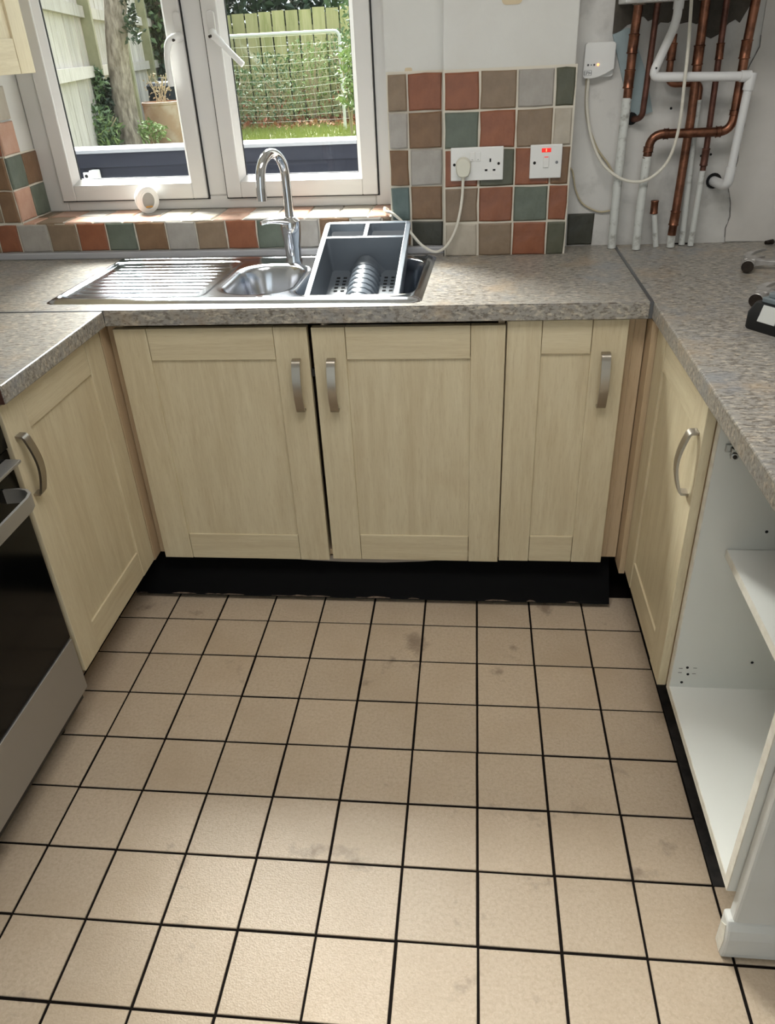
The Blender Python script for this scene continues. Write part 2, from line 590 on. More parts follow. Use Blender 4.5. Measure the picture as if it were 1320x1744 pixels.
for a, b in ((-1.30, -1.24), (-.28, -.22), (.74, .80)):
    MB().box(a, b, YREAR-.08, YREAR-.02, 0.0, 2.12).build('stile', 'upvc', pd)
MB().box(-1.24, .74, YREAR-.08, YREAR-.02, 2.06, 2.12).build('rail', 'upvc', pd)
MB().box(-1.24, .74, YREAR-.08, YREAR-.02, 0.0, .06).build('rail', 'upvc', pd)
for a, b in ((-1.24, -.28), (-.22, .74)):
    MB().box(a, b, YREAR-.053, YREAR-.047, .06, 2.06).build('pane', 'window_glass', pd)

clt = thing('added_light_panel', 'added flat white ceiling panel, out of view, housing the fill light', 'lamp', (-.1, -.75, 2.40))  # assumed fixture, added out of view to go with the fill light
MB().box(-.68, .48, -1.08, -.42, 2.362, 2.3995).build('housing', 'plastic_white', clt)

# ---- wall tiles (hand-made, wavy edges)
def wavy_tile_mesh(w, h, t=0.007, seed=0, key='brown'):
    rnd = random.Random(seed)
    j = lambda s=.0014: rnd.uniform(-s, s)
    base = []
    for fx, fy in ((-.5, -.5), (0, -.5), (.5, -.5), (.5, 0), (.5, .5), (0, .5), (-.5, .5), (-.5, 0)):
        base.append((fx*w+j(), fy*h+j()))
    mb = MB()
    e = .0035
    ins = [(x-math.copysign(e, x) if abs(x) > w*.3 else x, y-math.copysign(e, y) if abs(y) > h*.3 else y) for x, y in base]
    mb.loft([[(x, 0, y) for x, y in base], [(x, -t*.6, y) for x, y in base], [(x, -t, y) for x, y in ins]], cap0=False)
    bmesh.ops.recalc_face_normals(mb.bm, faces=mb.bm.faces)
    me = bpy.data.meshes.new('wall_tile')
    mb.bm.to_mesh(me)
    mb.bm.free()
    me.materials.append(TILE[key])
    return me
TN = [0]
def put_tile(parent, c, w, h, key, rot=(0, 0, 0), label=None):
    """tile whose back centre is at c, front facing local -Y"""
    TN[0] += 1
    o = bpy.data.objects.new('tile', wavy_tile_mesh(w-.005, h-.005, seed=TN[0], key=key))
    COL.objects.link(o)
    o.parent = parent
    o.location = c
    o.rotation_euler = rot
    return o
T_, G_, B_, O_, C_, U_, N_, P2, D_, Y_ = 'terracotta', 'green', 'brown', 'olive', 'cream', 'blue', 'grey', 'pink', 'dark', 'taupe'
ROWS = [0.908, 1.003, 1.0985, 1.197, 1.292, 1.386]
# pier
PX = [-.107, -.0115, .0875, .1855, .2385]
PT = [[C_, Y_, T_, O_], [Y_, T_, G_, T_], [T_, O_, T_, B_], [G_, T_, Y_, C_], [T_, Y_, N_, O_]]
for r in range(5):
    for c in range(4):
        x0, x1 = PX[c], PX[c+1]
        put_tile(wall_back, ((x0+x1)/2, .606, (ROWS[r]+ROWS[r+1])/2), x1-x0, ROWS[r+1]-ROWS[r], PT[r][c])
# grout beds
MB().box(-.1085, .2405, .6035, .609, .9005, 1.390).build('grout_bed', 'wall_grout', wall_back)
WA = math.atan(-.03)
def wp(x): return (x, fwall(x)-.001, 0)
g = MB()
g.prism([(XR+.001, fwall(XR)-.003), (-.109, fwall(-.109)-.003), (-.109, fwall(-.109)+.002), (XR+.001, fwall(XR)+.002)], .93, 1.390)
g.prism([(FX0, fwall(FX0)-.003), (XR, fwall(XR)-.003), (XR, fwall(XR)+.002), (FX0, fwall(FX0)+.002)], .925, ZS-.004)
g.prism([(FX0, fwall(FX0)-.003), (XL, fwall(XL)-.003), (XL, fwall(XL)+.002), (FX0, fwall(FX0)+.002)], ZS-.004, 1.405)
g.build('grout_bed', 'wall_grout', wall_back)
# tiled strip beside the window
SX = [-.266, -.2085, -.1125]
ST = [[B_, D_], [U_, B_], [B_, N_], [N_, B_], [Y_, T_]]
SR = [.93] + ROWS[1:]
for r in range(5):
    for c in range(2):
        x0, x1 = SX[c], SX[c+1]
        xm = (x0+x1)/2
        put_tile(wall_back, (xm, fwall(xm)-.002, (SR[r]+SR[r+1])/2), x1-x0, SR[r+1]-SR[r], ST[r][c], (0, 0, WA))
# front row under the sill
FXS = [-1.598, -1.545, -1.471, -1.369, -1.271, -1.173, -1.076, -.976, -.878, -.782, -.685, -.588, -.489, -.392, -.295, -.266]
FT = [Y_, T_, N_, Y_, T_, G_, B_, N_, Y_, T_, G_, N_, B_, N_, Y_, Y_]
for i in range(len(FXS)-1):
    x0, x1 = FXS[i], FXS[i+1]
    xm = (x0+x1)/2
    put_tile(wall_back, (xm, fwall(xm)-.002, .9735), x1-x0, .087, FT[i], (0, 0, WA))
# wall left of the window
LX = [-1.598, -1.508, -1.450]
LT = [[Y_, B_], [Y_, B_], [T_, T_], [B_, Y_]]
for r in range(4):
    for c in range(2):
        z0 = ZS + .001 + r*.0955
        x0, x1 = LX[c], LX[c+1]
        xm = (x0+x1)/2
        put_tile(wall_back, (xm, fwall(xm)-.002, z0+.0478), x1-x0, .0955, LT[r][c], (0, 0, WA))
# sill top: two rows, window glare put into the paler tile colours
bed = MB()
bed.prism([(XL, fwall(XL)-.002), (XR, fwall(XR)-.002), (XR, fwin(XR)+.06), (XL, fwin(XL)+.06)], ZS-.009, ZS-.004)
bed.build('grout_bed', 'wall_grout', wall_back)
SLT = [[P2, Y_, P2, N_, P2, C_, C_, P2, N_, P2, C_, C_, P2, N_], [Y_, P2, N_, P2, N_, C_, N_, P2, N_, P2, N_, C_, P2, N_]]
SLX = [-1.449, -1.405, -1.308, -1.211, -1.114, -1.017, -.92, -.823, -.726, -.629, -.532, -.435, -.338, -.27]
for i in range(len(SLX)-1):
    x0, x1 = SLX[i], SLX[i+1]
    xm = (x0+x1)/2
    ya, yb = fwall(xm)-.006, fwin(xm)+.005
    for r in range(2):
        y0 = ya if r == 0 else ya+.097
        y1 = ya+.097 if r == 0 else yb
        put_tile(wall_back, (xm, (y0+y1)/2, ZS-.007), x1-x0, y1-y0, SLT[r][i], (R(-90), 0, WA))
# left reveal: tiles low down, plaster above
RT = [[P2, G_, P2, C_], [G_, B_]]
for c in range(2):
    for r in range(len(RT[c])):
        z0 = ZS + .001 + r*.0955
        y0 = fwall(XL)-.004 + c*.098
        y1 = y0 + (.098 if c == 0 else .096)
        put_tile(wall_back, (XL+.001, (y0+y1)/2, z0+.0478), y1-y0, .0955, RT[c][r], (0, 0, R(90)))
MB().box(XL-.003, XL+.0035, fwall(XL), fwall(XL)+.195, ZS-.003, 1.215).build('grout_bed', 'wall_grout', wall_back)
# beige bare patch of paint above the pier, and a chip above the strip
MB().prism(rrect(.040, .092, 1.527, 1.60, .012), .6055, .608, lambda a, b, c: (a, c, b)).build('paint_patch', 'beige_patch', wall_back)
MB().prism(rrect(-.215, -.195, 1.388, 1.398, .004), fwall(-.2)-.002, fwall(-.2)+.002, lambda a, b, c: (a, c, b)).build('paint_patch', 'beige_patch', wall_back)

# plaster bay: bare render patch, fresh skim right of the crack, loose dark tile
FY = .70
def slab(name, poly, m, y0, y1, **k):
    return MB().prism(poly, y0, y1, lambda a, b, c: (a, c, b)).build(name, m, wall_back, **k)
slab('bare_render_patch', [(.336, 1.60), (.336, 1.452), (.352, 1.455), (.372, 1.470), (.383, 1.473), (.395, 1.486), (.412, 1.487), (.424, 1.476),
     (.436, 1.480), (.447, 1.462), (.456, 1.472), (.477, 1.470), (.490, 1.478), (.503, 1.466), (.530, 1.470), (.548, 1.464), (.560, 1.468), (.575, 1.436),
     (.590, 1.430), (.607, 1.438), (.618, 1.448), (.629, 1.462), (.645, 1.470), (.657, 1.462), (.676, 1.500), (.690, 1.505), (.694, 1.60)], 'bare_render', FY-.003, FY+.002)
slab('pale_blue_board', [(.336, 1.450), (.372, 1.464), (.382, 1.462), (.432, 1.361), (.462, 1.264), (.414, 1.250), (.392, 1.290)], 'pale_blue_board', FY-.008, FY+.002)
crk = [(.713, 1.60), (.716, 1.432), (.718, 1.406), (.702, 1.367), (.697, 1.353), (.706, 1.29), (.715, 1.22), (.709, 1.183), (.713, 1.131), (.704, 1.085), (.700, 1.062), (.713, 1.022), (.719, .982), (.712, .95), (.716, .913)]
slab('new_plaster', crk + [(1.099, .905), (1.099, 1.60)], 'plaster_new', FY-.004, FY+.002)
cm = MB()
cp = [Vector((x, FY-.003, z)) for x, z in crk[1:]]
for a, b in zip(cp, cp[1:]):
    for k in range(3):
        p, q = a.lerp(b, k/3), a.lerp(b, (k+1)/3)
        wdt = random.uniform(.0004, .0022)
        cm.prism([(p.x-wdt, p.z), (q.x-wdt, q.z), (q.x+.0005, q.z), (p.x+.0005, p.z)], FY-.0042, FY-.002, lambda a, b, c: (a, c, b))
cm.build('crack', 'crack', wall_back)
for x, z in ((.512, 1.27), (.612, 1.147), (.637, 1.15), (.585, 1.222), (.585, 1.155)):
    MB().cyl((x, FY-.0015, z), (x, FY+.004, z), .0035, 8).build('screw_hole', 'socket_hole', wall_back)
put_tile(wall_back, (.293, FY+.001, .9575), .080, .092, D_)

# upstand trim at the back of the worktop, on both sides of the pier
t = MB()
t.prism([(FX0+.001, fwall(FX0)-.022), (-.111, fwall(-.111)-.022), (-.111, fwall(-.111)), (FX0+.001, fwall(FX0))], .910, .931)
t.build('trim_1', 'trim_grey', kind='structure', bevel=.004)

# ------------------------------------------------------------------ window
wrot = math.atan(-.05)
win = thing('window_1', 'white two-casement window above the sink', None, (-1.45, fwin(-1.45), ZS), (0, 0, wrot), kind='structure')
cw = math.cos(wrot)
def U(x): return (x+1.45)/cw
ZB, ZT = 0.0, 1.045
def wbar(name, u0, u1, v0, v1, z0, z1, parent=win, m='upvc', bev=.004):
    return MB().box(u0, u1, v0, v1, z0, z1).build(name, m, parent, local=True, bevel=bev)
ua, ub = U(XL+.002), U(XR-.002)
s1, s2, s3, s4 = U(-1.385), U(-.880), U(-.813), U(-.322)
wbar('frame_bar', ua, s1+.008, 0, .07, ZB, ZT)
wbar('frame_bar', s4-.008, ub, 0, .07, ZB, ZT)
wbar('frame_bar', s1+.008, s4-.008, 0, .07, ZB, .040)
wbar('frame_bar', s1+.008, s4-.008, 0, .07, ZT-.04, ZT)
wbar('mullion', s2-.008, s3+.008, 0, .07, .040, ZT-.04)
for a, b in ((s1, s2), (s3, s4)):
    z0, z1 = .034, ZT-.036
    w = .048
    gk = MB()
    gk.box(a-.0045, a+.004, -.004, .0035, z0-.004, z1+.004); gk.box(b-.004, b+.0045, -.004, .0035, z0-.004, z1+.004)
    gk.box(a+.004, b-.004, -.004, .0035, z0-.004, z0+.004); gk.box(a+.004, b-.004, -.004, .0035, z1-.004, z1+.004)
    gk.build('gasket', 'gasket', win, local=True)
    cs = thing('casement', parent=win)
    MW[cs.name] = MW[win.name]
    def cbar(name, u0, u1, z0_, z1_):
        # chamfered bar: outer face proud, sloped bead towards the glass
        wbar(name, u0, u1, -.014, .004, z0_, z1_, cs, bev=.003)
    cbar('stile', a, a+w, z0, z1); cbar('stile', b-w, b, z0, z1)
    cbar('rail', a+w, b-w, z0, z0+w); cbar('rail', a+w, b-w, z1-w, z1)
    # glazing bead
    def bead(axis, p, q0, q1, sgn):
        mb = MB()
        prof = [(0, -.008), (.014*sgn, .012), (.014*sgn, .022), (0, .022)]
        if axis == 'u':
            mb.loft([[(q, v, p+e) for e, v in prof] for q in (q0, q1)])
        else:
            mb.loft([[(p+e, v, q) for e, v in prof] for q in (q0, q1)])
        mb.build('glazing_bead', 'upvc', cs, local=True)
    bead('v', a+w, z0+w, z1-w, 1); bead('v', b-w, z0+w, z1-w, -1)
    bead('u', z0+w, a+w, b-w, 1); bead('u', z1-w, a+w, b-w, -1)
    gm = MB()
    for (p, q, r_, s_) in ((a+w+.012, a+w+.016, z0+w+.012, z1-w-.012), (b-w-.016, b-w-.012, z0+w+.012, z1-w-.012),
                           (a+w+.012, b-w-.012, z0+w+.012, z0+w+.016), (a+w+.012, b-w-.012, z1-w-.016, z1-w-.012)):
        gm.box(p, q, .018, .024, r_, s_)
    gm.build('gasket', 'gasket', cs, local=True)
    MB().box(a+w, b-w, .0205, .0245, z0+w, z1-w).build('pane', 'window_glass', cs, local=True)
    # cranked handle
    left = a == s1
    hx = (b-.008) if left else (a+.028)
    hz = .500
    hb = MB().prism(rrect(hx-.011, hx+.011, hz-.030, hz+.042, .0105), -.022, -.014, lambda p, q, c: (p, c, q)).build('handle_plate', 'upvc', cs, local=True, bevel=.001)
    lv = MB()
    if left:
        path = [(hx, -.018, hz-.02), (hx-.004, -.040, hz-.022), (hx-.022, -.048, hz-.030), (hx-.034, -.050, hz-.060), (hx-.038, -.050, hz-.10), (hx-.036, -.050, hz-.145)]
    else:
        path = [(hx, -.018, hz-.015), (hx+.004, -.034, hz-.018), (hx+.018, -.046, hz-.028), (hx+.042, -.052, hz-.050), (hx+.068, -.056, hz-.075), (hx+.092, -.058, hz-.098)]
    lv.tube(smooth_path(path, 5), [.0125]*8+[.0105]*6+[.0085]*12, 12) if len(smooth_path(path, 5)) == 26 else lv.tube(smooth_path(path, 5), .009, 12)
    lv.build('handle', 'plastic_white', cs, local=True, smooth=True)
    kh = MB().cyl((path[1][0], -.049, path[1][2]-.004), (path[1][0]-.003, -.056, path[1][2]-.006), .004, 10).build('keyhole', 'tool_dark', cs, local=True)

# ------------------------------------------------------------------ worktops
ZT0, ZT1 = .870, .910
YF = .108
XLF, XRF = -.957, .400
SR_ = math.atan(-.040)          # sink rotation
SC = Vector((-.640, .390, 0))   # sink centre
SW, SD = 1.000, .480
def s2w(u, v, z=0):
    return (SC.x + u*math.cos(SR_) - v*math.sin(SR_), SC.y + u*math.sin(SR_) + v*math.cos(SR_), z)
yb = .672
hx0, hx1, hy0, hy1 = -.735, -.155, .215, .585
b = MB()
b.prism([(FX0+.002, YF), (hx0, YF), (hx0, .668), (FX0+.002, .690)], ZT0, ZT1)
b.box(hx1, -.112, YF, .640, ZT0, ZT1)
b.box(-.112, .392, YF, .603, ZT0, ZT1)
b.box(.2405, .392, .603, .699, ZT0, ZT1)
b.box(hx0, hx1, YF, hy0, ZT0, ZT1)
b.prism([(hx0, hy1), (hx1, hy1), (hx1, .645), (hx0, .668)], ZT0, ZT1)
bmesh.ops.remove_doubles(b.bm, verts=b.bm.verts, dist=1e-5)
wt = b.build('worktop', 'worktop', label='grey mottled stone-look worktop running under the window with the sink', cat='worktop')
MB().box(-1.55, .392, YF-.0035, YF, ZT0, ZT1-.003).build('front_edge', 'worktop', wt, bevel=.003)
wl = MB().box(FX0+.002, XLF, -.392, YF-.0045, ZT0, ZT1).build('worktop', 'worktop', bevel=.0035, label='short left worktop beside the cooker with a bare brown cut end', cat='worktop')
MB().box(FX0+.003, XLF-.003, -.3945, -.392, ZT0+.001, ZT1-.001).build('bare_end', 'worktop_end', wl)
MB().box(FX0+.01, XLF, YF-.0045, YF+.001, ZT0+.01, ZT1+.0012).build('joint_strip', 'alu_strip', wl)
wr_ = MB().box(XRF, FX1-.002, -1.60, .699, ZT0, ZT1).build('worktop', 'worktop', bevel=.0035, label='long right worktop carrying the hammers and the battery', cat='worktop')
MB().box(.392, XRF, YF-.004, .675, ZT0+.001, ZT1+.0015).build('joint_strip', 'alu_strip', wr_, label='metal strip joining the two worktops')
MB().prism([(.548, .685), (.625, .683), (.618, .699), (.552, .699)], ZT1, ZT1+.0012).build('pipe_cutout', 'socket_hole', wr_)

# ------------------------------------------------------------------ cabinets
ZD0, ZD1 = .142, .857
def shaker(cab, a0, a1, z0, z1, place, grain_h, stile=.086, rail=.086, handle=None, hz=(.632, .772), hw=.022, thick=.020, door_name='door'):
    """shaker door in (a along width, c outward from the carcass, z); place(a, c, z) -> world"""
    P = lambda pts: [place(*p) for p in pts]
    def bar(x0, x1, y0, y1, c0, c1):
        mb = MB()
        mb.loft([P([(x0, c0, y0), (x1, c0, y0), (x1, c0, y1), (x0, c0, y1)]), P([(x0, c1, y0), (x1, c1, y0), (x1, c1, y1), (x0, c1, y1)])])
        return mb
    d = bar(a0+stile-.004, a1-stile+.004, z0+rail-.004, z1-rail+.004, .004, thick-.006).build(door_name, 'wood_z', cab)
    bar(a0, a0+stile-.0006, z0, z1, 0, thick).build('stile', 'wood_z', d, bevel=.0015)
    bar(a1-stile+.0006, a1, z0, z1, 0, thick).build('stile', 'wood_z', d, bevel=.0015)
    bar(a0+stile+.0006, a1-stile-.0006, z0, z0+rail, 0, thick-.0012).build('rail', grain_h, d, bevel=.0015)
    bar(a0+stile+.0006, a1-stile-.0006, z1-rail, z1, 0, thick-.0012).build('rail', grain_h, d, bevel=.0015)
    if handle is not None:
        h0, h1 = hz
        pts = [(handle, thick-.001, h1), (handle, thick+.014, h1-.001), (handle, thick+.018, h1-.006)]
        n = 12
        for i in range(1, n):
            t_ = i/n
            pts.append((handle, thick+.018+.013*math.sin(math.pi*t_), h1-.006-(h1-h0-.012)*t_))
        pts += [(handle, thick+.018, h0+.006), (handle, thick+.014, h0+.001), (handle, thick-.001, h0)]
        mb = MB()
        w0 = Vector(place(1, 0, 0)) - Vector(place(0, 0, 0))
        mb.sweep(P(pts), w0, hw, .0055)
        mb.build('handle', 'nickel', d, smooth=True, angle=50, label='brushed nickel bow handle')
    return d
YD = .140                       # carcass front of the back run, doors are 20 mm proud
back = lambda a, c, z: (a, YD-c, z)
# sink cabinet, two doors
cab = thing('base_cabinet', 'double-door maple base cabinet under the sink', 'cabinet', (-.445, .40, 0), group='maple base cabinets')
cb = MB()
cb.box(-.948, -.930, YD, .640, .150, .868); cb.box(.040, .056, YD, .600, .150, .868)
cb.box(-.930, .040, YD, .60, .150, .168); cb.box(-.930, .040, .592, .60, .168, .868)
cb.build('body', 'wood_post', cab)
shaker(cab, -.951, -.4405, ZD0-.001, ZD1, back, 'wood_x', handle=-.474, stile=.088)
shaker(cab, -.4295, .0580, ZD0+.004, ZD1-.002, back, 'wood_x', handle=-.383, stile=.086)
MB().box(-.439, -.431, .128, .139, .722, .742).build('door_catch', 'black_enamel', cab)
# narrow cabinet
cab = thing('base_cabinet', 'narrow single-door maple cabinet right of the sink cabinet', 'cabinet', (.21, .40, 0), group='maple base cabinets')
cb = MB()
cb.box(.060, .076, YD, .600, .150, .868); cb.box(.336, .352, YD, .600, .150, .868); cb.box(.076, .336, YD, .600, .150, .168); cb.box(.076, .336, .584, .60, .168, .868)
cb.build('body', 'wood_post', cab)
shaker(cab, .0615, .3525, ZD0+.009, ZD1+.008, back, 'wood_x', handle=.304, stile=.085, hz=(.642, .782))
# left run
XD = -.9985
left = lambda a, c, z: (XD+c, a, z)
cab = thing('base_cabinet', 'maple base cabinet between the cooker and the left corner', 'cabinet', (-1.28, -.15, 0), (0, 0, 0), group='maple base cabinets')
cb = MB()
cb.box(-1.56, XD, -.390, -.372, .150, .868); cb.box(-1.56, XD, .088, .104, .150, .868); cb.box(-1.56, XD, -.372, .088, .150, .168)
cb.build('body', 'wood_post', cab)
shaker(cab, -.388, .098, ZD0+.004, ZD1+.006, left, 'wood_y', handle=-.358, hz=(.645, .785), stile=.086)
# right run, closed
XC = .436
right = lambda a, c, z: (XC-c, a, z)
cab = thing('base_cabinet', 'maple base cabinet beside the open white cabinet', 'cabinet', (.74, -.13, 0), group='maple base cabinets')
cb = MB()
cb.box(XC+.001, 1.02, .088, .104, .150, .868); cb.box(XC+.001, 1.02, -.370, -.354, .150, .868); cb.box(XC+.001, 1.02, -.354, .088, .150, .168)
cb.build('body', 'wood_post', cab)
shaker(cab, -.368, .092, ZD0+.004, ZD1+.006, right, 'wood_y', handle=-.335, hz=(.648, .785), stile=.086)
# corner fillers
for nm, lab, bx in (('corner_post', 'maple corner post filling the left inside corner of the units',
                     [(-.978, -.952, .150, .168, .140, .867), (-.996, -.9785, .104, .168, .140, .867)]),
                    ('corner_post', 'maple corner post filling the right inside corner of the units',
                     [(.354, .400, .150, .168, .150, .867), (.402, .418, .096, .168, .130, .867)])):
    c = thing(nm, lab, 'filler post', ((bx[0][0]+bx[0][1])/2, .16, .14), group='corner posts')
    for q in bx:
        MB().box(*q).build('panel', 'wood_post', c, bevel=.0015)
    if bx[0][0] > 0:
        MB().box(.372, .376, .1475, .1495, .16, .866).build('groove', 'wood_post', c)

# open cabinet on the right
YO0, YO1 = -.882, -.374
cab = thing('open_cabinet', 'white open base cabinet without a door, shelf inside', 'cabinet', (.74, -.63, 0))
bd = MB().box(XC+.002, 1.02, YO1-.018, YO1, .147, .868).build('side_panel', 'white_melamine', cab)
MB().box(XC, XC+.002, YO1-.018, YO1, .147, .868).build('edging', 'edge_cream', bd)
sp = MB().box(XC+.002, 1.02, YO0, YO0+.018, .147, .868).build('side_panel', 'white_melamine', cab)
MB().box(XC, XC+.002, YO0, YO0+.018, .147, .868).build('edging', 'edge_cream', sp)
bt = MB().box(XC+.002, 1.02, YO0+.018, YO1-.018, .147, .165).build('bottom_panel', 'white_melamine', cab)
MB().box(XC, XC+.002, YO0+.018, YO1-.018, .147, .165).build('edging', 'edge_cream', bt)
MB().box(1.012, 1.02, YO0+.018, YO1-.018, .165, .868).build('back_panel', 'white_melamine', cab)
sh = MB().box(.497, 1.005, YO0+.019, YO1-.0195, .530, .548).build('shelf', 'white_melamine', cab)
MB().box(.495, .497, YO0+.019, YO1-.0195, .530, .548).build('edging', 'edge_cream', sh)
YI = YO1-.018
hp = MB()
hp.box(.452, .478, YI-.006, YI, .772, .788)
hp.box(.462, .474, YI-.012, YI-.006, .760, .782)
hp.cyl((.468, YI-.016, .767), (.468, YI-.004, .767), .007, 12)
hp = hp.build('hinge_plate', 'hinge_steel', cab, bevel=.001)
MB().cyl((.468, YI-.017, .767), (.468, YI-.0155, .767), .004, 10).build('screw', 'tool_dark', hp)
for x, z in ((.565, .592), (.604, .246), (.468, .225), (.472, .205), (.462, .180)):
    MB().cyl((x, YI-.0012, z), (x, YI+.002, z), .0032, 8).build('hole', 'socket_hole', cab)
mk = MB()
for (a, b_, c, d) in ((.450, .458, .221, .2225), (.450, .458, .2085, .210), (.481, .489, .2235, .2245), (.481, .489, .2065, .2075)):
    mk.box(a, b_, YI-.0008, YI+.001, c, d)
mk.build('plate_mark', 'crack', cab, kind='stuff')

# partition at the near end with a rounded chipped foot
pt = MB().box(.450, FX1-.002, -.909, -.883, 0, .868).build('wall_nib', 'paint_white', kind='structure', bevel=.005)
prof = ((-.882, .001), (-.919, .001), (-.922, .020), (-.922, .062), (-.918, .082), (-.909, .098), (-.882, .098))
sk = MB()
sk.loft([[(x, y, z) for y, z in prof] for x in (.440, FX1-.004)])
sk.build('baseboard_right', 'paint_white', kind='structure', bevel=.005)
MB().prism([(-.890, .012), (-.912, .006), (-.916, .05), (-.908, .085), (-.892, .07)], .4385, .4415, lambda a, b, c: (c, a, b)).build('chipped_plaster', 'edge_cream', pt)

# plinth board leaning loose under the back run
pl = thing('plinth_board', 'loose black plinth board leaning under the sink cabinet doors', 'plinth', (-.33, .12, 0))
def pb(name, x0, x1, s0, s1, t0, t1, m):
    # s along the leaning face, t thickness behind it
    a = R(52)
    mb = MB()
    f = lambda x, s_, t_: (x, .100+s_*math.cos(a)+t_*math.sin(a), .004+s_*math.sin(a)-t_*math.cos(a)+.011)
    mb.loft([[f(x, s0, t0), f(x, s1, t0), f(x, s1, t1), f(x, s0, t1)] for x in (x0, x1)])
    return mb.build(name, m, pl)
pb('board', -1.065, .388, .0, .150, 0, .016, 'black_board')
ch = MB()
a_ = R(52)
x = -1.062
while x < .30:
    w = random.uniform(.02, .09)
    hgt = random.uniform(.0015, .006)
    if random.random() < .62:
        f = lambda xx, s_, t_: (xx, .100+s_*math.cos(a_)+t_*math.sin(a_), .004+s_*math.sin(a_)-t_*math.cos(a_)+.011)
        ch.loft([[f(xx, .002, -.0006), f(xx, .002+h_, -.0006), f(xx, .002+h_, .001), f(xx, .002, .001)] for xx, h_ in ((x, .001), (x+w*.3, hgt), (x+w*.7, hgt*.8), (x+w, .001))])
    x += w
ch.build('chipped_edge', 'chipped_core', pl, kind='stuff')
ws = MB()
pts = [(-.70, .002), (-.60, .010), (-.50, .017), (-.40, .020), (-.28, .020), (-.16, .013), (-.08, .003)]
ws.loft([[(x, .150, .139), (x, .150, .139-h-.004), (x, .153, .139-h-.004), (x, .153, .139)] for x, h in pts])
ws.build('torn_strip', 'torn_white', label='torn pale strip hanging just below the sink cabinet doors', cat='strip')

# ------------------------------------------------------------------ wall cabinet
wc = thing('wall_cabinet', 'maple wall cabinet at the top left beside the window', 'cabinet', (-1.44, .35, 1.43))
MB().box(FX0+.002, -1.292, .02, .675, 1.432, 2.15).build('body', 'wood_z', wc)
wcp = lambda a, c, z: (-1.290+c, a, z)
shaker(wc, .20, .672, 1.430, 2.15, wcp, 'wood_y', stile=.080, rail=.084)

# ------------------------------------------------------------------ cooker
CX = -.985
ck = thing('cooker', 'black and steel cooker left of the left cabinet', 'cooker', (-1.28, -.70, 0))
MB().box(-1.57, CX-.02, -1.00, -.3955, .06, .895).build('body', 'black_enamel', ck)
for x, y in ((-1.52, -.46), (-1.52, -.95), (-1.06, -.46), (-1.06, -.95)):
    MB().lathe([(.018, 0), (.018, .01), (.010, .012), (.010, .06)], (x, y, .0), 12).build('foot', 'black_enamel', ck)
MB().box(-1.57, CX+.004, -1.00, -.3955, .895, .912).build('hob', 'black_glass', ck, bevel=.003)
cpn = MB().box(CX-.02, CX+.002, -1.00, -.3955, .775, .895).build('control_panel', 'black_glass', ck)
for k in range(6):
    y = -.520-k*.078
    kn = MB().lathe([(.026, 0), (.026, .004), (.021, .006), (.019, .026), (.016, .028)], (CX+.002, y, .805), 20, 'X').build('knob', 'steel_brushed', cpn, smooth=True)
od = MB().box(CX-.02, CX, -1.00, -.3955, .262, .772).build('oven_door', 'black_glass', ck, bevel=.002)
MB().box(CX, CX+.034, -.995, -.412, .750, .757).build('door_ledge', 'steel_brushed', od, bevel=.0015)
hd = MB()
pth = [(CX-.004, -.452), (CX+.030, -.446), (CX+.050, -.450), (CX+.063, -.462), (CX+.068, -.482), (CX+.068, -.93), (CX+.063, -.95), (CX+.05, -.962), (CX+.03, -.966), (CX-.004, -.960)]
hd.sweep([(x, y, .690) for x, y in pth], (0, 0, 1), .032, .006)
hd.build('handle', 'steel_brushed', od, smooth=True, angle=50, label='flat brushed steel D-shaped oven handle')
dr = MB().box(CX-.02, CX+.002, -1.00, -.3955, .100, .258).build('storage_drawer', 'steel_brushed', ck, bevel=.002)

# ------------------------------------------------------------------ sink: pressed steel sheet as a fine surface
def sd_rr(u, v, cx, cy, hx, hy, r):
    qx, qy = abs(u-cx)-hx+r, abs(v-cy)-hy+r
    return math.hypot(max(qx, 0), max(qy, 0)) + min(max(qx, qy), 0) - r
def sst(a, b, x):
    t = min(1, max(0, (x-a)/(b-a)))
    return t*t*(3-2*t)
# in sink coordinates (u right, v back)
HB = (.045, -.020, .098, .150, .080)      # half bowl
MBW = (.315, .000, .160, .195, .075)      # main bowl
DR = (-.278, -.005, .200, .190, .030)     # drainer
def sink_z(u, v):
    z = .0068
    e = sd_rr(u, v, 0, 0, SW/2, SD/2, .035)
    z -= .0066*sst(-.012, 0, e)
    z += .0035*(sst(-.030, -.022, e) - sst(-.022, -.012, e))
    d = sd_rr(u, v, *DR)
    inside = sst(.004, -.008, d) if False else (1-sst(-.008, .006, d))
    z -= .0042*inside
    if d < -.02:
        k = sst(-.02, -.035, d) if False else 1-sst(-.04, -.022, d)
        z += .0016*k*(0.5+0.5*math.cos(2*math.pi*(v+.19)/.034))**2
    for B, dep in ((HB, .105), (MBW, .150)):
        q = sd_rr(u, v, *B)
        z -= .003*(1-sst(0, .014, q))
        wall = 1-sst(-.030, 0.0, q)
        z -= (dep-.02)*wall + .02*(1-sst(-.09, -.02, q))
    return z
nu, nv = 250, 120
sk = bmesh.new()
gv = []
for i in range(nu+1):
    row = []
    for j in range(nv+1):
        u, v = -SW/2+SW*i/nu, -SD/2+SD*j/nv
        row.append(sk.verts.new(s2w(u, v, ZT1+sink_z(u, v))))
    gv.append(row)
def in_corner(u, v): return sd_rr(u, v, 0, 0, SW/2, SD/2, .030) > .0015
for i in range(nu):
    for j in range(nv):
        u, v = -SW/2+SW*(i+.5)/nu, -SD/2+SD*(j+.5)/nv
        if in_corner(u, v): continue
        f = sk.faces.new((gv[i][j], gv[i+1][j], gv[i+1][j+1], gv[i][j+1]))
        f.smooth = True
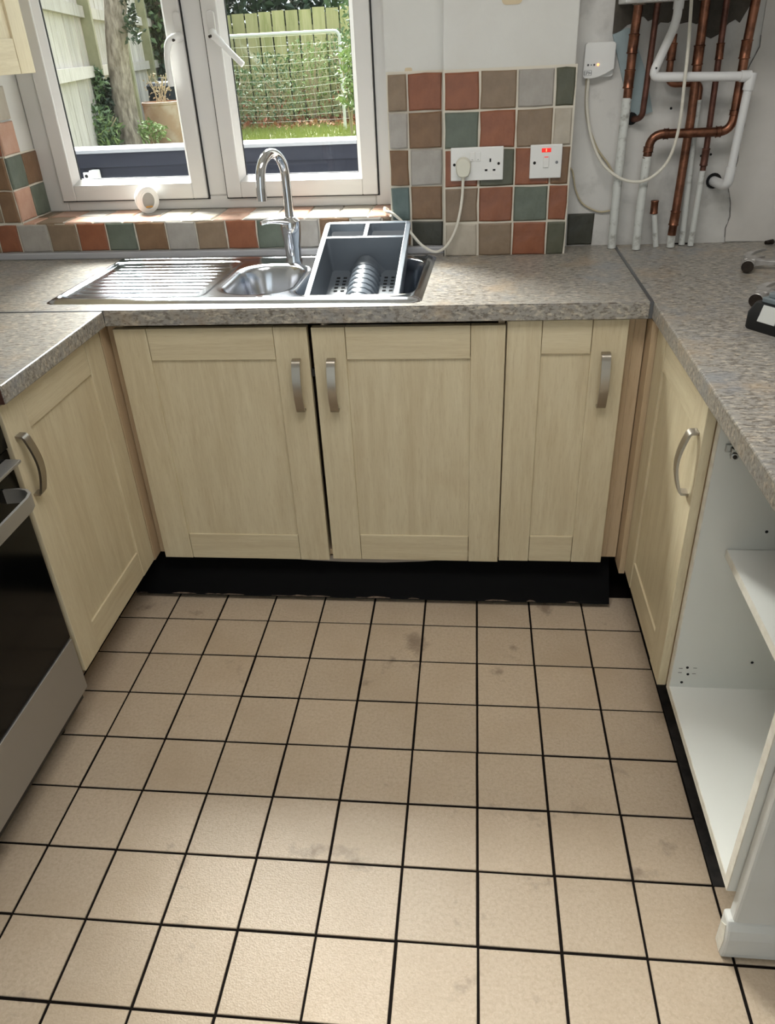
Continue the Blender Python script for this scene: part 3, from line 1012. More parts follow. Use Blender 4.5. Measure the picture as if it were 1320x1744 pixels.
bmesh.ops.delete(sk, geom=[v for v in sk.verts if not v.link_faces], context='VERTS')
me = bpy.data.meshes.new('sink')
sink = thing('sink', 'stainless steel one-and-a-half bowl sink with ribbed drainer', 'sink', (SC.x, SC.y, ZT1))
sk.transform(MW[sink.name].inverted())
sk.to_mesh(me); sk.free()
so = bpy.data.objects.new('basin', me)
COL.objects.link(so); so.parent = sink
me.materials.append(MATS['sink_steel'])
x, y, _ = s2w(.088, -.196)
MB().lathe([(.021, 0), (.021, .003), (.018, .0045)], (x, y, ZT1+.004), 24).build('overflow_cap', 'chrome', sink, smooth=True)
x, y, _ = s2w(MBW[0], MBW[1])
MB().lathe([(.042, .0), (.042, .002), (.030, .003)], (x, y, ZT1-.144), 24).build('waste', 'chrome', sink, smooth=True)
x, y, _ = s2w(HB[0], HB[1])
MB().lathe([(.034, .0), (.034, .002), (.025, .003)], (x, y, ZT1-.099), 24).build('waste', 'chrome', sink, smooth=True)
for k in range(7):
    x, y, _ = s2w(MBW[0]-.132, MBW[1]+.02)
    aa = k*math.pi*2/6
    p = (x+.001, y+(math.cos(aa)*.011 if k < 6 else 0), ZT1-.055+(math.sin(aa)*.011 if k < 6 else 0))
    MB().cyl(p, (p[0]+.004, p[1], p[2]), .0028, 8).build('overflow_hole', 'socket_hole', sink)

# tap
TX, TY, TZ = -.553, .560, ZT1+.002
tap = thing('tap', 'chrome swan-neck mixer tap at the back of the sink', 'tap', (TX, TY, TZ))
MB().lathe([(.025, 0), (.025, .006), (.023, .012), (.0240, .05), (.028, .085), (.0292, .105), (.0285, .118), (.019, .128), (.0145, .131)], (TX, TY, TZ), 28).build('body', 'chrome', tap, smooth=True)
dx, dy = -.046, -.105
pts = [(TX, TY, TZ+.115), (TX, TY, TZ+.20), (TX, TY, TZ+.245)]
for k in range(1, 12):
    a = math.pi*k/12
    pts.append((TX+dx*(1-math.cos(a))/2, TY+dy*(1-math.cos(a))/2, TZ+.240+.064*math.sin(a)))
pts += [(TX+dx, TY+dy, TZ+.240), (TX+dx*1.02, TY+dy*1.02, TZ+.222)]
spo = MB().tube(pts, .0133, 16).build('spout', 'chrome', tap, smooth=True)
MB().cyl((TX+dx*1.02, TY+dy*1.02, TZ+.225), (TX+dx*1.03, TY+dy*1.03, TZ+.192), .0138, 18).build('aerator', 'chrome', spo, smooth=True)
lv = MB()
rings = []
for k in range(7):
    t_ = k/6
    c = Vector((TX-.005-.072*t_, TY-.012-.03*t_, TZ+.118+.010*math.sin(t_*2.4)-.004*t_))
    w, h = .020-.005*t_, .012-.007*t_
    n_ = Vector((.35, -.93, 0))
    rings.append([c+n_*w*math.cos(a)+Vector((0, 0, h))*math.sin(a) for a in [2*math.pi*q/14 for q in range(14)]])
lv.loft(rings).build('lever', 'chrome', tap, smooth=True)

# ------------------------------------------------------------------ dish drainer leaning in the main bowl
TILT = R(17.5)
dd = thing('dish_drainer', 'dark grey plastic dish drainer leaning in the main sink bowl', 'dish rack', (-.330, .605, 1.012), (TILT, 0, R(-1.5)))
# local: a = x, b = -y downhill (0 at the back rim), z up normal to the rim plane
DW, DLn, DH = .252, .400, .100
def tray_shell():
    mb = MB()
    t_ = .003
    # outer shell (tapered) and inner pockets are lofted separately, rim joins them
    def ring(x0, x1, y0, y1, z, r): return [(x, y, z) for x, y in rrect(x0, x1, y0, y1, r, 4)]
    mb.loft([ring(-DW/2+.002, DW/2-.002, -DLn+.002, -.002, -.004, .018), ring(-DW/2+.012, DW/2-.012, -DLn+.012, -.095, -DH, .016)], cap0=False, cap1=False)
    return mb
tray_shell().build('shell', 'plastic_dark', dd, local=True, smooth=True)
rim = MB()
def strip(x0, x1, y0, y1, r, z0, z1): rim.prism(rrect(x0, x1, y0, y1, r), z0, z1)
# rim as bars with a rolled edge
rim.box(-DW/2+.016, DW/2-.016, -.013, 0, -.006, .003)
rim.box(-DW/2+.013, DW/2-.013, -.093, -.082, -.006, .003)
rim.box(-.006, .006, -.082, -.013, -.006, .003)
rim.box(-DW/2, -DW/2+.015, -DLn, -.016, -.006, .003)
rim.box(DW/2-.015, DW/2, -DLn, -.016, -.006, .003)
rim.box(-DW/2+.012, DW/2-.012, -DLn, -DLn+.012, -.006, .003)
for sx_ in (-1, 1):
    pl_ = [(sx_*(DW/2), -.016), (sx_*(DW/2-.0016), -.0085), (sx_*(DW/2-.005), -.004), (sx_*(DW/2-.010), -.001), (sx_*(DW/2-.016), 0), (sx_*(DW/2-.016), -.013), (sx_*(DW/2-.012), -.016)]
    rim.prism(pl_, -.006, .003)
rim.build('rim', 'plastic_dark', dd, local=True, bevel=.0015)
def pocket(name, x0, x1, y0, y1, z0, z1, dxb, dyb, floor_=True):
    mb = MB()
    top = [(x, y, z0) for x, y in rrect(x0, x1, y0, y1, .010)]
    bot = [(x, y, z1) for x, y in rrect(x0+dxb, x1-dxb, y0+dyb, y1-dyb, .008)]
    mb.loft([top, bot], cap0=False, cap1=floor_)
    o = mb.build(name, 'plastic_dark', dd, local=True, smooth=True, angle=35)
    return o
pocket('cup_pocket', -DW/2+.012, -.006, -.082, -.013, .001, -.045, .006, .008)
pocket('cup_pocket', .006, DW/2-.012, -.082, -.013, .001, -.045, .006, .008)
pocket('basket', -DW/2+.012, DW/2-.012, -DLn+.012, -.093, .001, -.094, .010, .012)
# perforated strips and drain slots
for sx_ in (-1, 1):
    st = MB().box(sx_*.070-.020, sx_*.070+.020, -.375, -.235, -.0935, -.0895).build('drain_strip', 'plastic_dark', dd, local=True, bevel=.001)
    hm = MB()
    for r in range(9):
        for c in (-.010, .010):
            hm.prism([(sx_*.070+c+.0055*math.cos(q*math.pi/4), -.245-r*.0145+.0038*math.sin(q*math.pi/4)) for q in range(8)], -.0898, -.0888)
    hm.build('drain_holes', 'socket_hole', st, local=True, kind='stuff')
    hm = MB()
    for r in range(5):
        for c in (-.010, .010):
            hm.box(sx_*.070+c-.005, sx_*.070+c+.005, -.145-r*.0165-.003, -.145-r*.0165+.003, -.0938, -.0925)
    hm.build('drain_holes', 'socket_hole', st, local=True, kind='stuff')
# ridge with arched ribs down the middle
rb = MB()
prof = [(-.050, -.094), (-.036, -.078), (-.020, -.055), (-.008, -.046), (.008, -.046), (.020, -.055), (.036, -.078), (.050, -.094)]
rb.loft([[(x*.3, -.094, -.09+(z+.094)*.2) for x, z in prof], [(x*1.1, -.104, z) for x, z in prof], [(x*.9, -.128, z-.004) for x, z in prof]], closed=False, cap0=False, cap1=False)
rb.build('rib_hood', 'plastic_dark', dd, local=True, smooth=True)
for k in range(10):
    y0 = -.138-k*.0235
    mb = MB()
    rings = []
    for q in range(9):
        a = math.pi*q/8
        cx_, cz = .042*math.cos(a), -.094+.046*math.sin(a)
        w = .010*(0.45+.55*math.sin(a))
        ox, oz = math.cos(a), math.sin(a)
        rings.append([(cx_+ox*.003, y0-w+(.010 if math.cos(a) < 0 else .004)*abs(math.cos(a)), cz+oz*.003), (cx_+ox*.003, y0+w, cz+oz*.003), (cx_-ox*.002, y0+w, cz-oz*.002), (cx_-ox*.002, y0-w, cz-oz*.002)])
    mb.loft(rings)
    mb.build('rib', 'plastic_dark', dd, local=True, smooth=True, angle=50)

# ------------------------------------------------------------------ small things on the sill and pier
ds = thing('sill_gauge', 'small round white device with grey face standing on the sill', 'gauge', (-1.075, .812, ZS), (R(10), 0, R(38)))
mb = MB()
def oval(rx, rz, y, n=32): return [(rx*math.cos(2*math.pi*k/n), y, .043+rz*math.sin(2*math.pi*k/n)) for k in range(n)]
mb.loft([oval(.030, .038, .022), oval(.036, .043, .014), oval(.038, .0435, .0), oval(.036, .042, -.010), oval(.028, .034, -.013)])
mb.build('case', 'plastic_white', ds, local=True, smooth=True)
MB().loft([oval(.027, .033, -.012), oval(.024, .030, -.0145)]).build('bezel', 'plastic_white', ds, local=True, smooth=True)
MB().loft([oval(.020, .026, -.0125), oval(.019, .025, -.0152)]).build('dial', 'disc_grey', ds, local=True)
MB().prism([(-.012, .022), (.012, .022), (.010, .027), (-.010, .027)], -.0158, -.015, lambda a, b, c: (a, c, b)).build('scale_mark', 'disc_amber', ds, local=True)

YT = .5985                       # face of the pier tiles
def plate(o, x0, x1, z0, z1, name, m='plastic_white', y0=None, y1=None, bev=.002):
    return MB().box(x0, x1, y1 if y1 is not None else YT-.009, y0 if y0 is not None else YT+.001, z0, z1).build(name, m, o, bevel=bev)
so = thing('double_socket', 'white double wall socket on the tiled pier', 'socket', (-.016, YT, 1.162))
plate(so, -.089, .056, 1.118, 1.203, 'faceplate')
for x in (-.0295, -.0135):
    rk = MB().box(x-.0065, x+.0065, YT-.012, YT-.008, 1.168, 1.191).build('rocker', 'plastic_white', so, bevel=.001)
    MB().box(x-.002, x+.002, YT-.0124, YT-.0119, 1.1715, 1.1725).build('mark', 'print_grey', rk)
for x, z, w, h in ((.020, 1.169, .0022, .0045), (.009, 1.144, .0036, .0024), (.031, 1.144, .0036, .0024)):
    MB().box(x-w, x+w, YT-.0094, YT-.0085, z-h, z+h).build('slot', 'socket_hole', so)
for x in (-.079, .043):
    MB().cyl((x, YT-.0095, 1.160), (x, YT-.0085, 1.160), .0038, 12).build('screw', 'socket_hole', so)
# plug and lead
pg = thing('plug', 'cream three-pin plug in the left side of the double socket', 'plug', (-.054, YT-.02, 1.155))
mb = MB()
outl = [(-.054+.021*math.cos(a), 1.160+.020*math.sin(a)) for a in [math.pi*k/10 for k in range(11)]] + [(-.0735, 1.143), (-.068, 1.132), (-.060, 1.129), (-.048, 1.129), (-.040, 1.132), (-.0345, 1.143)]
sc_ = lambda s_: [((x+.054)*s_-.054, (z-1.153)*s_+1.153) for x, z in outl]
mb.loft([[(x, YT-.0095, z) for x, z in sc_(1.0)], [(x, YT-.028, z) for x, z in sc_(1.0)], [(x, YT-.033, z) for x, z in sc_(.88)]])
mb.build('plug_body', 'plastic_cream', pg, smooth=True, angle=50)
MB().tube([(-.054, YT-.020, 1.132), (-.0545, YT-.021, 1.118)], [.0055, .0045], 12).build('cord_grip', 'plastic_cream', pg, smooth=True)
MB().tube(smooth_path([(-.0545, YT-.021, 1.120), (-.058, YT-.022, 1.065), (-.072, .572, 1.000), (-.099, .570, .949), (-.133, .575, .9295), (-.170, .582, .945), (-.200, .60, .972),
          (-.228, .632, 1.000), (-.262, .646, 1.0265), (-.285, .668, 1.030), (-.290, .695, 1.034), (-.282, .715, 1.0255)], 8), .0042, 10).build('lead', 'cable_white', pg, smooth=True)
# cooker switch
sw = thing('cooker_switch', 'white square switch with red neon on the tiled pier', 'switch', (.171, YT, 1.160))
plate(sw, .1285, .2145, 1.118, 1.203, 'faceplate')
MB().box(.164, .180, YT-.0125, YT-.0085, 1.146, 1.173).build('rocker', 'plastic_white', sw, bevel=.001)
MB().box(.1665, .1775, YT-.0128, YT-.0122, 1.1715, 1.1735).build('rocker_mark', 'neon_red', sw)
ne = MB().box(.159, .184, YT-.0105, YT-.0085, 1.184, 1.1945).build('neon', 'neon_red', sw, bevel=.001)
MB().box(.1700, .1725, YT-.0108, YT-.0104, 1.1855, 1.193).build('glow', 'neon_glow', ne)
MB().cyl((.141, YT-.0095, 1.158), (.141, YT-.0085, 1.158), .0040, 12).build('screw', 'socket_hole', sw)
MB().cyl((.201, YT-.0098, 1.158), (.201, YT-.0085, 1.158), .0040, 12).build('screw', 'screw_grey', sw)

# heating receiver
rc = thing('heating_receiver', 'white heating receiver box with orange light beside the pipes', 'control box', (.304, FY-.01, 1.394))
MB().prism(rrect(.266, .344, 1.354, 1.435, .007), FY-.014, FY+.001, lambda a, b, c: (a, c, b)).build('back_box', 'plastic_white', rc)
lidp = [(.264, 1.358), (.268, 1.3525), (.285, 1.3515), (.303, 1.354), (.322, 1.361), (.344, 1.372), (.3445, 1.430), (.340, 1.4345), (.270, 1.4345), (.265, 1.430)]
MB().prism(lidp, FY-.028, FY-.014, lambda a, b, c: (a, c, b)).build('cover', 'plastic_white', rc, bevel=.0015)
for x, w in ((.2755, .0028), (.2835, .0016), (.2915, .0026)):
    MB().prism([(x+w*math.cos(q*math.pi/5), 1.3835+w*math.sin(q*math.pi/5)) for q in range(10)], FY-.0288, FY-.0275, lambda a, b, c: (a, c, b)).build('button', 'print_grey', rc)
MB().lathe([(.0030, 0), (.0026, -.0012), (.0008, -.0018)], (.3015, FY-.0278, 1.3835), 12, 'Y').build('indicator_light', 'led_orange', rc, smooth=True)
cu = bpy.data.curves.new('logo', 'FONT')
cu.body = 'EPH'
cu.size = .0125
cu.extrude = .0002
cu.align_x = 'CENTER'
lo_ = bpy.data.objects.new('logo_tmp', cu)
COL.objects.link(lo_)
dg = bpy.context.evaluated_depsgraph_get()
lm = bpy.data.meshes.new_from_object(lo_.evaluated_get(dg))
bpy.data.objects.remove(lo_)
lm.transform(Matrix.Translation(Vector((.2760, FY-.0284, 1.3605))-Vector((.304, FY-.01, 1.394))) @ Matrix.Rotation(R(90), 4, 'X'))
lo_ = bpy.data.objects.new('logo', lm)
lm.materials.clear(); lm.materials.append(MATS['print_grey'])
COL.objects.link(lo_); lo_.parent = rc
fr = MB()
for q in ((.2665, .2855, 1.3585, 1.3590), (.2665, .2855, 1.3712, 1.3717), (.2665, .2670, 1.3585, 1.3717), (.2850, .2855, 1.3585, 1.3717)):
    fr.box(q[0], q[1], FY-.0284, FY-.0278, q[2], q[3])
fr.build('logo_frame', 'print_grey', rc)

# ------------------------------------------------------------------ pipework
def V3(pts, Y): return [(x, Y, z) for x, z in pts]
def pipe(label, cat='pipe', loc=(0, 0, 0), name='copper_pipe'):
    return thing(name, label, cat, loc, group='boiler pipes')
def run(o, pts, r, m='copper', name='pipe', seg=14, **k):
    return MB().tube(pts, r, seg).build(name, m, o, smooth=True, **k)
def bend(p0, c, p1, n=6):
    p0, c, p1 = Vector(p0), Vector(c), Vector(p1)
    return [p0*(1-t)**2 + c*2*t*(1-t) + p1*t*t for t in [i/n for i in range(n+1)]]
def coupler(o, a, b, r, m='copper'):
    a, b = Vector(a), Vector(b)
    e = (b-a)*.10
    MB().tube([a, a+e*.4, a+e*.6, a+e, b-e, b-e*.6, b-e*.4, b], [r*1.10, r*1.26, r*1.26, r*1.13, r*1.13, r*1.26, r*1.26, r*1.10], 16).build('fitting', m, o, smooth=True, angle=60)
YP = .655
r22, r15 = .0118, .0080
p = pipe('copper pipe with three fittings left of the white waste pipe, painted white below', loc=(.384, YP, .91))
run(p, [(.390, YP, 1.56), (.385, YP, 1.44), (.384, YP, 1.300)], r22)
coupler(p, (.3855, YP, 1.450), (.384, YP, 1.405), r22); coupler(p, (.384, YP, 1.370), (.383, YP, 1.325), r22)
run(p, [(.383, YP, 1.303), (.381, YP, 1.10), (.383, YP, .9115)], r22*1.05, 'pipe_paint', 'painted_length')
p = pipe('thin dull copper pipe elbowing into a hole in the wall', loc=(.431, YP, 1.25))
run(p, [(.436, YP, 1.56), (.432, YP, 1.37), (.429, YP, 1.275)] + bend((.429, YP, 1.268), (.428, YP, 1.250), (.414, YP+.03, 1.248), 5) + [(.410, .705, 1.247)], r15, 'copper_dull')
MB().cyl((.407, FY-.0095, 1.249), (.407, FY-.006, 1.249), .016, 14).build('wall_hole', 'socket_hole', p)
Y3 = .648
p = pipe('long copper pipe running straight down behind the white waste pipe', loc=(.55, Y3, .91))
run(p, [(.551, Y3, 1.56), (.553, Y3, 1.40), (.556, Y3, 1.25), (.551, Y3, 1.0), (.549, Y3, .945)], r22)
coupler(p, (.552, Y3, 1.418), (.5525, Y3, 1.372), r22); coupler(p, (.5515, Y3, 1.012), (.550, Y3, .972), r22)
run(p, [(.549, Y3, .946), (.550, Y3, .9118)], r22*.95, 'pipe_paint', 'painted_length')
p = pipe('short copper pipe with a double bend behind the horizontal waste pipe', loc=(.58, .672, .91))
Yb = .672
run(p, [(.489, Yb, 1.445), (.489, Yb, 1.36)] + bend((.489, Yb, 1.352), (.489, Yb, 1.332), (.510, Yb, 1.330)) + [(.552, Yb, 1.330)] + bend((.556, Yb, 1.330), (.574, Yb, 1.328), (.574, Yb, 1.310)) + [(.574, Yb, 1.285)], r15*1.1)
coupler(p, (.489, Yb, 1.425), (.489, Yb, 1.385), r15*1.25)
run(p, [(.574, Yb, 1.290), (.577, Yb, 1.16), (.587, Yb, .9125)], r15*1.15, 'pipe_paint', 'painted_length')
p = pipe('thin dark copper pipe second from the right, white below its coupling', loc=(.608, YP, .91))
run(p, [(.604, YP, 1.56), (.606, YP, 1.42), (.611, YP, 1.17), (.610, YP, 1.11)], r15, 'copper_dull')
coupler(p, (.606, YP, 1.420), (.6075, YP, 1.382), r15*1.1); coupler(p, (.611, YP, 1.172), (.610, YP, 1.127), r15*1.1, 'copper_dull')
run(p, [(.610, YP, 1.115), (.608, YP, .9125)], r15*1.05, 'pipe_paint', 'painted_length')
Y5 = .630
p = pipe('rightmost copper pipe that crosses sideways in front of the others', loc=(.45, Y5, .91))
run(p, [(.670, Y5, 1.56), (.664, Y5, 1.40), (.663, Y5, 1.262)] + bend((.663, Y5, 1.250), (.662, Y5, 1.214), (.628, Y5, 1.214)) + [(.56, Y5, 1.214), (.492, Y5, 1.214)] + bend((.486, Y5, 1.214), (.452, Y5, 1.213), (.451, Y5, 1.180)) + [(.449, Y5, 1.155)], r22)
coupler(p, (.664, Y5, 1.425), (.6635, Y5, 1.382), r22)
coupler(p, (.635, Y5, 1.2145), (.622, Y5, 1.214), r22); coupler(p, (.498, Y5, 1.214), (.486, Y5, 1.2138), r22); coupler(p, (.663, Y5, 1.266), (.663, Y5, 1.253), r22); coupler(p, (.4505, Y5, 1.184), (.450, Y5, 1.170), r22)
run(p, [(.4495, Y5, 1.160), (.447, Y5, 1.0), (.449, Y5, .9118)], r22*1.02, 'pipe_paint', 'painted_length')
p = pipe('short white pipe stub with a copper cap on the worktop', loc=(.50, YP, .91), name='capped_pipe')
run(p, [(.492, YP, 1.012), (.500, YP, .97), (.510, YP, .9118)], r15, 'pipe_paint', 'painted_length')
coupler(p, (.491, YP, 1.040), (.492, YP, 1.004), r15*1.15, 'copper')
# white waste pipe
wpz = thing('waste_pipe', 'white plastic waste pipe zigzagging down in front of the copper pipes', 'pipe', (.68, .60, 1.08))
Yw = .606
rw = .0112
run(wpz, [(.478, Yw, 1.56), (.477, Yw, 1.495)] + bend((.477, Yw, 1.488), (.476, Yw, 1.470), (.470, Yw, 1.452)) + [(.438, Yw, 1.370)], rw, 'waste_white')
run(wpz, bend((.440, Yw, 1.374), (.430, Yw, 1.352), (.450, Yw, 1.351), 5) + [(.665, Yw, 1.344)], rw, 'waste_white')
run(wpz, [(.680, Yw, 1.335), (.671, Yw, 1.120)], rw*.98, 'waste_white')
el = MB().tube([(.655, Yw, 1.3445), (.680, Yw, 1.3435)], rw*1.22, 16).build('elbow', 'waste_white', wpz, smooth=True)
MB().tube([(.682, Yw, 1.352), (.679, Yw, 1.312)], rw*1.22, 16).build('elbow', 'waste_white', wpz, smooth=True)
run(wpz, [(.6715, Yw, 1.128), (.670, Yw, 1.100)] + bend((.670, Yw, 1.098), (.668, Yw, 1.080), (.662, Yw+.02, 1.080), 5) + [(.655, FY+.005, 1.080)], rw*1.2, 'waste_white', 'elbow')
MB().cyl((.656, FY-.0045, 1.081), (.656, FY-.003, 1.081), .021, 16).build('wall_hole', 'socket_hole', wpz)
MB().tube([(.4775, Yw, 1.53), (.477, Yw, 1.498)], rw*1.16, 16).build('socket_joint', 'waste_white', wpz, smooth=True)

# boiler above, only its underside shows
bo = thing('boiler', 'white wall boiler whose underside shows above the pipes', 'boiler', (.50, .57, 1.52))
MB().box(.338, .70, .42, .697, 1.535, 2.25).build('casing', 'boiler_white', bo, bevel=.006)
MB().box(.342, .505, .575, .69, 1.516, 1.536).build('underside_tray', 'boiler_white', bo, bevel=.003)
for x, y, z, r_ in ((.390, YP, 1.512, .019), (.436, YP, 1.514, .015), (.551, Y3, 1.514, .019), (.604, YP, 1.516, .014), (.670, Y5, 1.516, .018)):
    MB().lathe([(r_*.8, 0), (r_, .003), (r_, .018), (r_*.7, .026)], (x, y, z), 6).build('union_nut', 'nickel', bo)
vl = thing('isolating_valve', 'blue valve handle hanging at the top right above the pipes', 'valve', (.71, .56, 1.50))
MB().tube([(.700, .57, 1.56), (.700, .57, 1.525)], .009, 12).build('stem', 'nickel', vl)
MB().prism([(.676, 1.512), (.712, 1.502), (.722, 1.520), (.722, 1.535), (.676, 1.535)], .552, .566, lambda a, b, c: (a, c, b)).build('handle', 'valve_blue', vl, bevel=.003)

# cables
def cable(label, pts, r, m='cable_white'):
    return MB().tube(smooth_path(pts, 8), r, 8).build('cable', m, smooth=True, label=label, cat='cable', group='loose cables')
Yc = .622
cable('long white cable looping from the boiler to the receiver box', [(.503, .60, 1.545), (.509, .585, 1.42), (.512, .585, 1.336), (.516, .595, 1.232), (.501, .60, 1.153), (.462, .60, 1.110), (.421, .61, 1.098), (.374, .635, 1.110), (.330, .66, 1.148), (.299, .675, 1.211), (.282, .685, 1.290), (.281, .684, 1.356)], .0042)
cable('thin beige cable dropping from the receiver box to the first pipe', [(.277, .690, 1.355), (.279, .693, 1.300), (.286, .694, 1.255), (.302, .694, 1.215), (.325, .694, 1.172), (.352, .692, 1.140), (.372, .690, 1.112)], .0028, 'cable_beige')
cable('short beige cable curling from the tiled pier above the dark tile', [(.2425, .690, 1.130), (.257, .694, 1.120), (.270, .694, 1.070), (.288, .694, 1.036), (.312, .694, 1.018), (.345, .694, 1.006), (.374, .692, 1.009)], .0026, 'cable_beige')

# ------------------------------------------------------------------ tools on the right worktop
def hammer(label, loc, rz):
    h = thing('hammer', label, 'hammer', loc, (0, 0, rz), group='hammers')
    # local: face towards -y, claws towards +y, shaft towards +x
    z = .017
    MB().lathe([(.012, -.060), (.0155, -.057), (.0155, -.040), (.012, -.034), (.010, -.024), (.012, -.014)], (0, 0, z), 20, 'Y').build('face', 'tool_steel', h, local=True, smooth=True, angle=35)
    MB().lathe([(.0150, -.0602), (.0150, -.0598)], (0, 0, z), 20, 'Y').build('striking_face', 'tool_dark', h, local=True)
    MB().box(-.014, .016, -.018, .022, z-.012, z+.012).build('head', 'tool_steel', h, local=True, bevel=.004)
    for s_ in (-1, 1):
        mb = MB()
        rings = []
        for k in range(8):
            t_ = k/7
            y = .018+.085*t_
            x = -.010+.042*t_*t_
            w = .012*(1-.75*t_)
            zc = z + s_*(.0065+.0035*t_)
            hh = .0052*(1-.4*t_)
            rings.append([(x-w*.7, y, zc-hh), (x+w, y, zc-hh), (x+w, y, zc+hh), (x-w*.7, y, zc+hh)])
        mb.loft(rings)
        mb.build('claw', 'tool_steel', h, local=True, bevel=.001)
    MB().loft([[(x, y, z+zz) for y, zz in ((-.011*w, -.008*w), (.011*w, -.008*w), (.011*w, .008*w), (-.011*w, .008*w))] for x, w in ((.012, 1.25), (.04, .8), (.10, .62), (.16, .62))]).build('shaft', 'tool_steel', h, local=True, bevel=.002)
    MB().tube([(.155, 0, z), (.165, 0, z), (.25, 0, z), (.30, 0, z), (.31, 0, z)], [.012, .0155, .0145, .0165, .012], 14).build('grip', 'tool_dark', h, local=True, smooth=True)
    return h
hammer('claw hammer lying nearer the back wall', (.696, .398, ZT1), R(-20))
hammer('claw hammer lying right behind the battery', (.638, .098, ZT1), R(-30))
bt = thing('drill_battery', 'black cordless tool battery with a pale clip on the right worktop', 'battery', (.612, -.105, ZT1), (0, 0, R(34)))
mb = MB()
mb.loft([[(x, y, z) for x, y in rrect(-.045*s_, .068, -.052*s_, .052*s_, .010)] for z, s_ in ((.0, .96), (.004, 1), (.034, 1), (.052, .86), (.056, .82))])
mb.build('case', 'battery_black', bt, local=True, smooth=True, angle=40)
MB().prism(rrect(-.028, .066, -.034, .034, .006), .056, .066).build('slide_rail', 'battery_grey', bt, local=True, bevel=.002)
MB().prism(rrect(-.020, .066, -.026, .026, .005), .066, .076).build('slide_rail', 'battery_grey', bt, local=True, bevel=.002)
mb = MB()
mb.loft([[(-.0445, -.022, .022), (-.0445, .020, .022), (-.0345, .018, .054), (-.0345, -.020, .054)], [(-.0485, -.022, .0225), (-.0485, .020, .0225), (-.0385, .018, .0555), (-.0385, -.020, .0555)]])
mb.build('release_clip', 'battery_clip', bt, local=True, bevel=.001)
MB().box(-.047, -.0445, -.040, -.030, .012, .034).build('ridge', 'battery_black', bt, local=True)
sd_ = thing('screwdriver', 'steel rod tool lying against the back wall at the right', 'tool', (.83, .655, ZT1), (0, 0, R(24)))
MB().tube([(.0, 0, .008), (.30, 0, .012)], .0045, 10).build('shaft', 'tool_steel', sd_, local=True, smooth=True)
MB().tube([(.012, -.010, .007), (.29, -.012, .010)], .0035, 10).build('shaft', 'tool_steel', sd_, local=True, smooth=True)
MB().tube([(-.018, -.003, .008), (-.004, -.003, .008), (.006, -.003, .008)], [.0055, .0070, .0075], 10).build('tip', 'tool_dark', sd_, local=True, smooth=True)

# ------------------------------------------------------------------ garden
GZ = .66
gl = MB()
gl.loft([[(-14, y, z), (10, y, z)] for y, z in ((1.0, .0), (1.60, .0))], closed=False, cap0=False, cap1=False)
gl.build('patio_ground', 'deck_cap', kind='structure')
gl = MB()
gl.loft([[(-14, y, z), (10, y, z)] for y, z in ((1.72, GZ+.10), (4.0, GZ+.06), (8.0, GZ), (16, GZ))], closed=False, cap0=False, cap1=False)
gl.build('lawn', 'soil', kind='structure')
# dark boarded retaining wall
rw_ = thing('retaining_wall', 'low dark grey boarded garden wall just outside the window', 'garden wall', (-1.0, 1.62, 0))
for k in range(9):
    z1 = 1.122 if k == 0 else 1.0665-(k-1)*.135
    z0 = 1.067 if k == 0 else z1-.129
    MB().box(-4.5, 2.5, 1.60+(.014 if k else 0), 1.64, max(z0, .001), z1).build('board', 'deck_dark', rw_, bevel=.002)
    if z0 < .05: break
MB().box(-4.5, 2.5, 1.585, 1.74, 1.122, 1.136).build('coping', 'deck_cap', rw_, bevel=.002)
for k in range(8):
    MB().box(-4.3+k*.9, -4.21+k*.9, 1.64, 1.72, 0, 1.12).build('post', 'deck_dark', rw_)
br = thing('bracket', 'white metal bracket on the dark garden wall behind the left pane', 'bracket', (-1.60, 1.57, 1.03))
MB().box(-1.645, -1.612, 1.590, 1.600, 1.000, 1.052).build('plate', 'plastic_white', br, bevel=.002)
MB().box(-1.606, -1.572, 1.560, 1.600, .985, 1.062).build('arm', 'plastic_white', br, bevel=.004)
MB().cyl((-1.632, 1.588, 1.038), (-1.632, 1.592, 1.038), .007, 10).build('bolt', 'socket_hole', br)

# left fence in panels between posts
lf = thing('left_fence', 'weathered grey board fence along the left of the garden', 'fence', (-3.0, 5.0, GZ))
Pn = [Vector((-2.30, 2.30, 0)), Vector((-3.04, 5.0, 0)), Vector((-3.30, 6.30, 0)), Vector((-3.53, 7.5, 0)), Vector((-3.78, 8.9, 0))]
def obox(mb, c, d, L, w, z0, z1):
    d = Vector((d.x, d.y, 0)).normalized()
    n_ = Vector((-d.y, d.x, 0))
    q = [c-d*L/2-n_*w/2, c+d*L/2-n_*w/2, c+d*L/2+n_*w/2, c-d*L/2+n_*w/2]
    return mb.prism([(p.x, p.y) for p in q], z0, z1)
for i, (a, b) in enumerate(zip(Pn, Pn[1:])):
    d = (b-a)
    L = d.length
    n_ = Vector((d.y, -d.x, 0)).normalized()       # towards the garden side
    nb = 18 if i == 0 else 9
    for k in range(nb):
        c = a + d*((k+.5)/nb)
        obox(MB(), c + n_*random.uniform(-.004, .004), d, L/nb*.955, .018, GZ-.05, 2.05+random.uniform(-.01, .01)).build('board', 'fence_grey', lf)
    for z in (1.33, 1.72):
        obox(MB(), (a+b)/2+n_*.03, d, L*.96, .04, z, z+.075).build('rail', 'fence_grey', lf)
    obox(MB(), b+n_*.05, d, .085, .085, GZ-.05, 2.12).build('post', 'fence_post', lf)
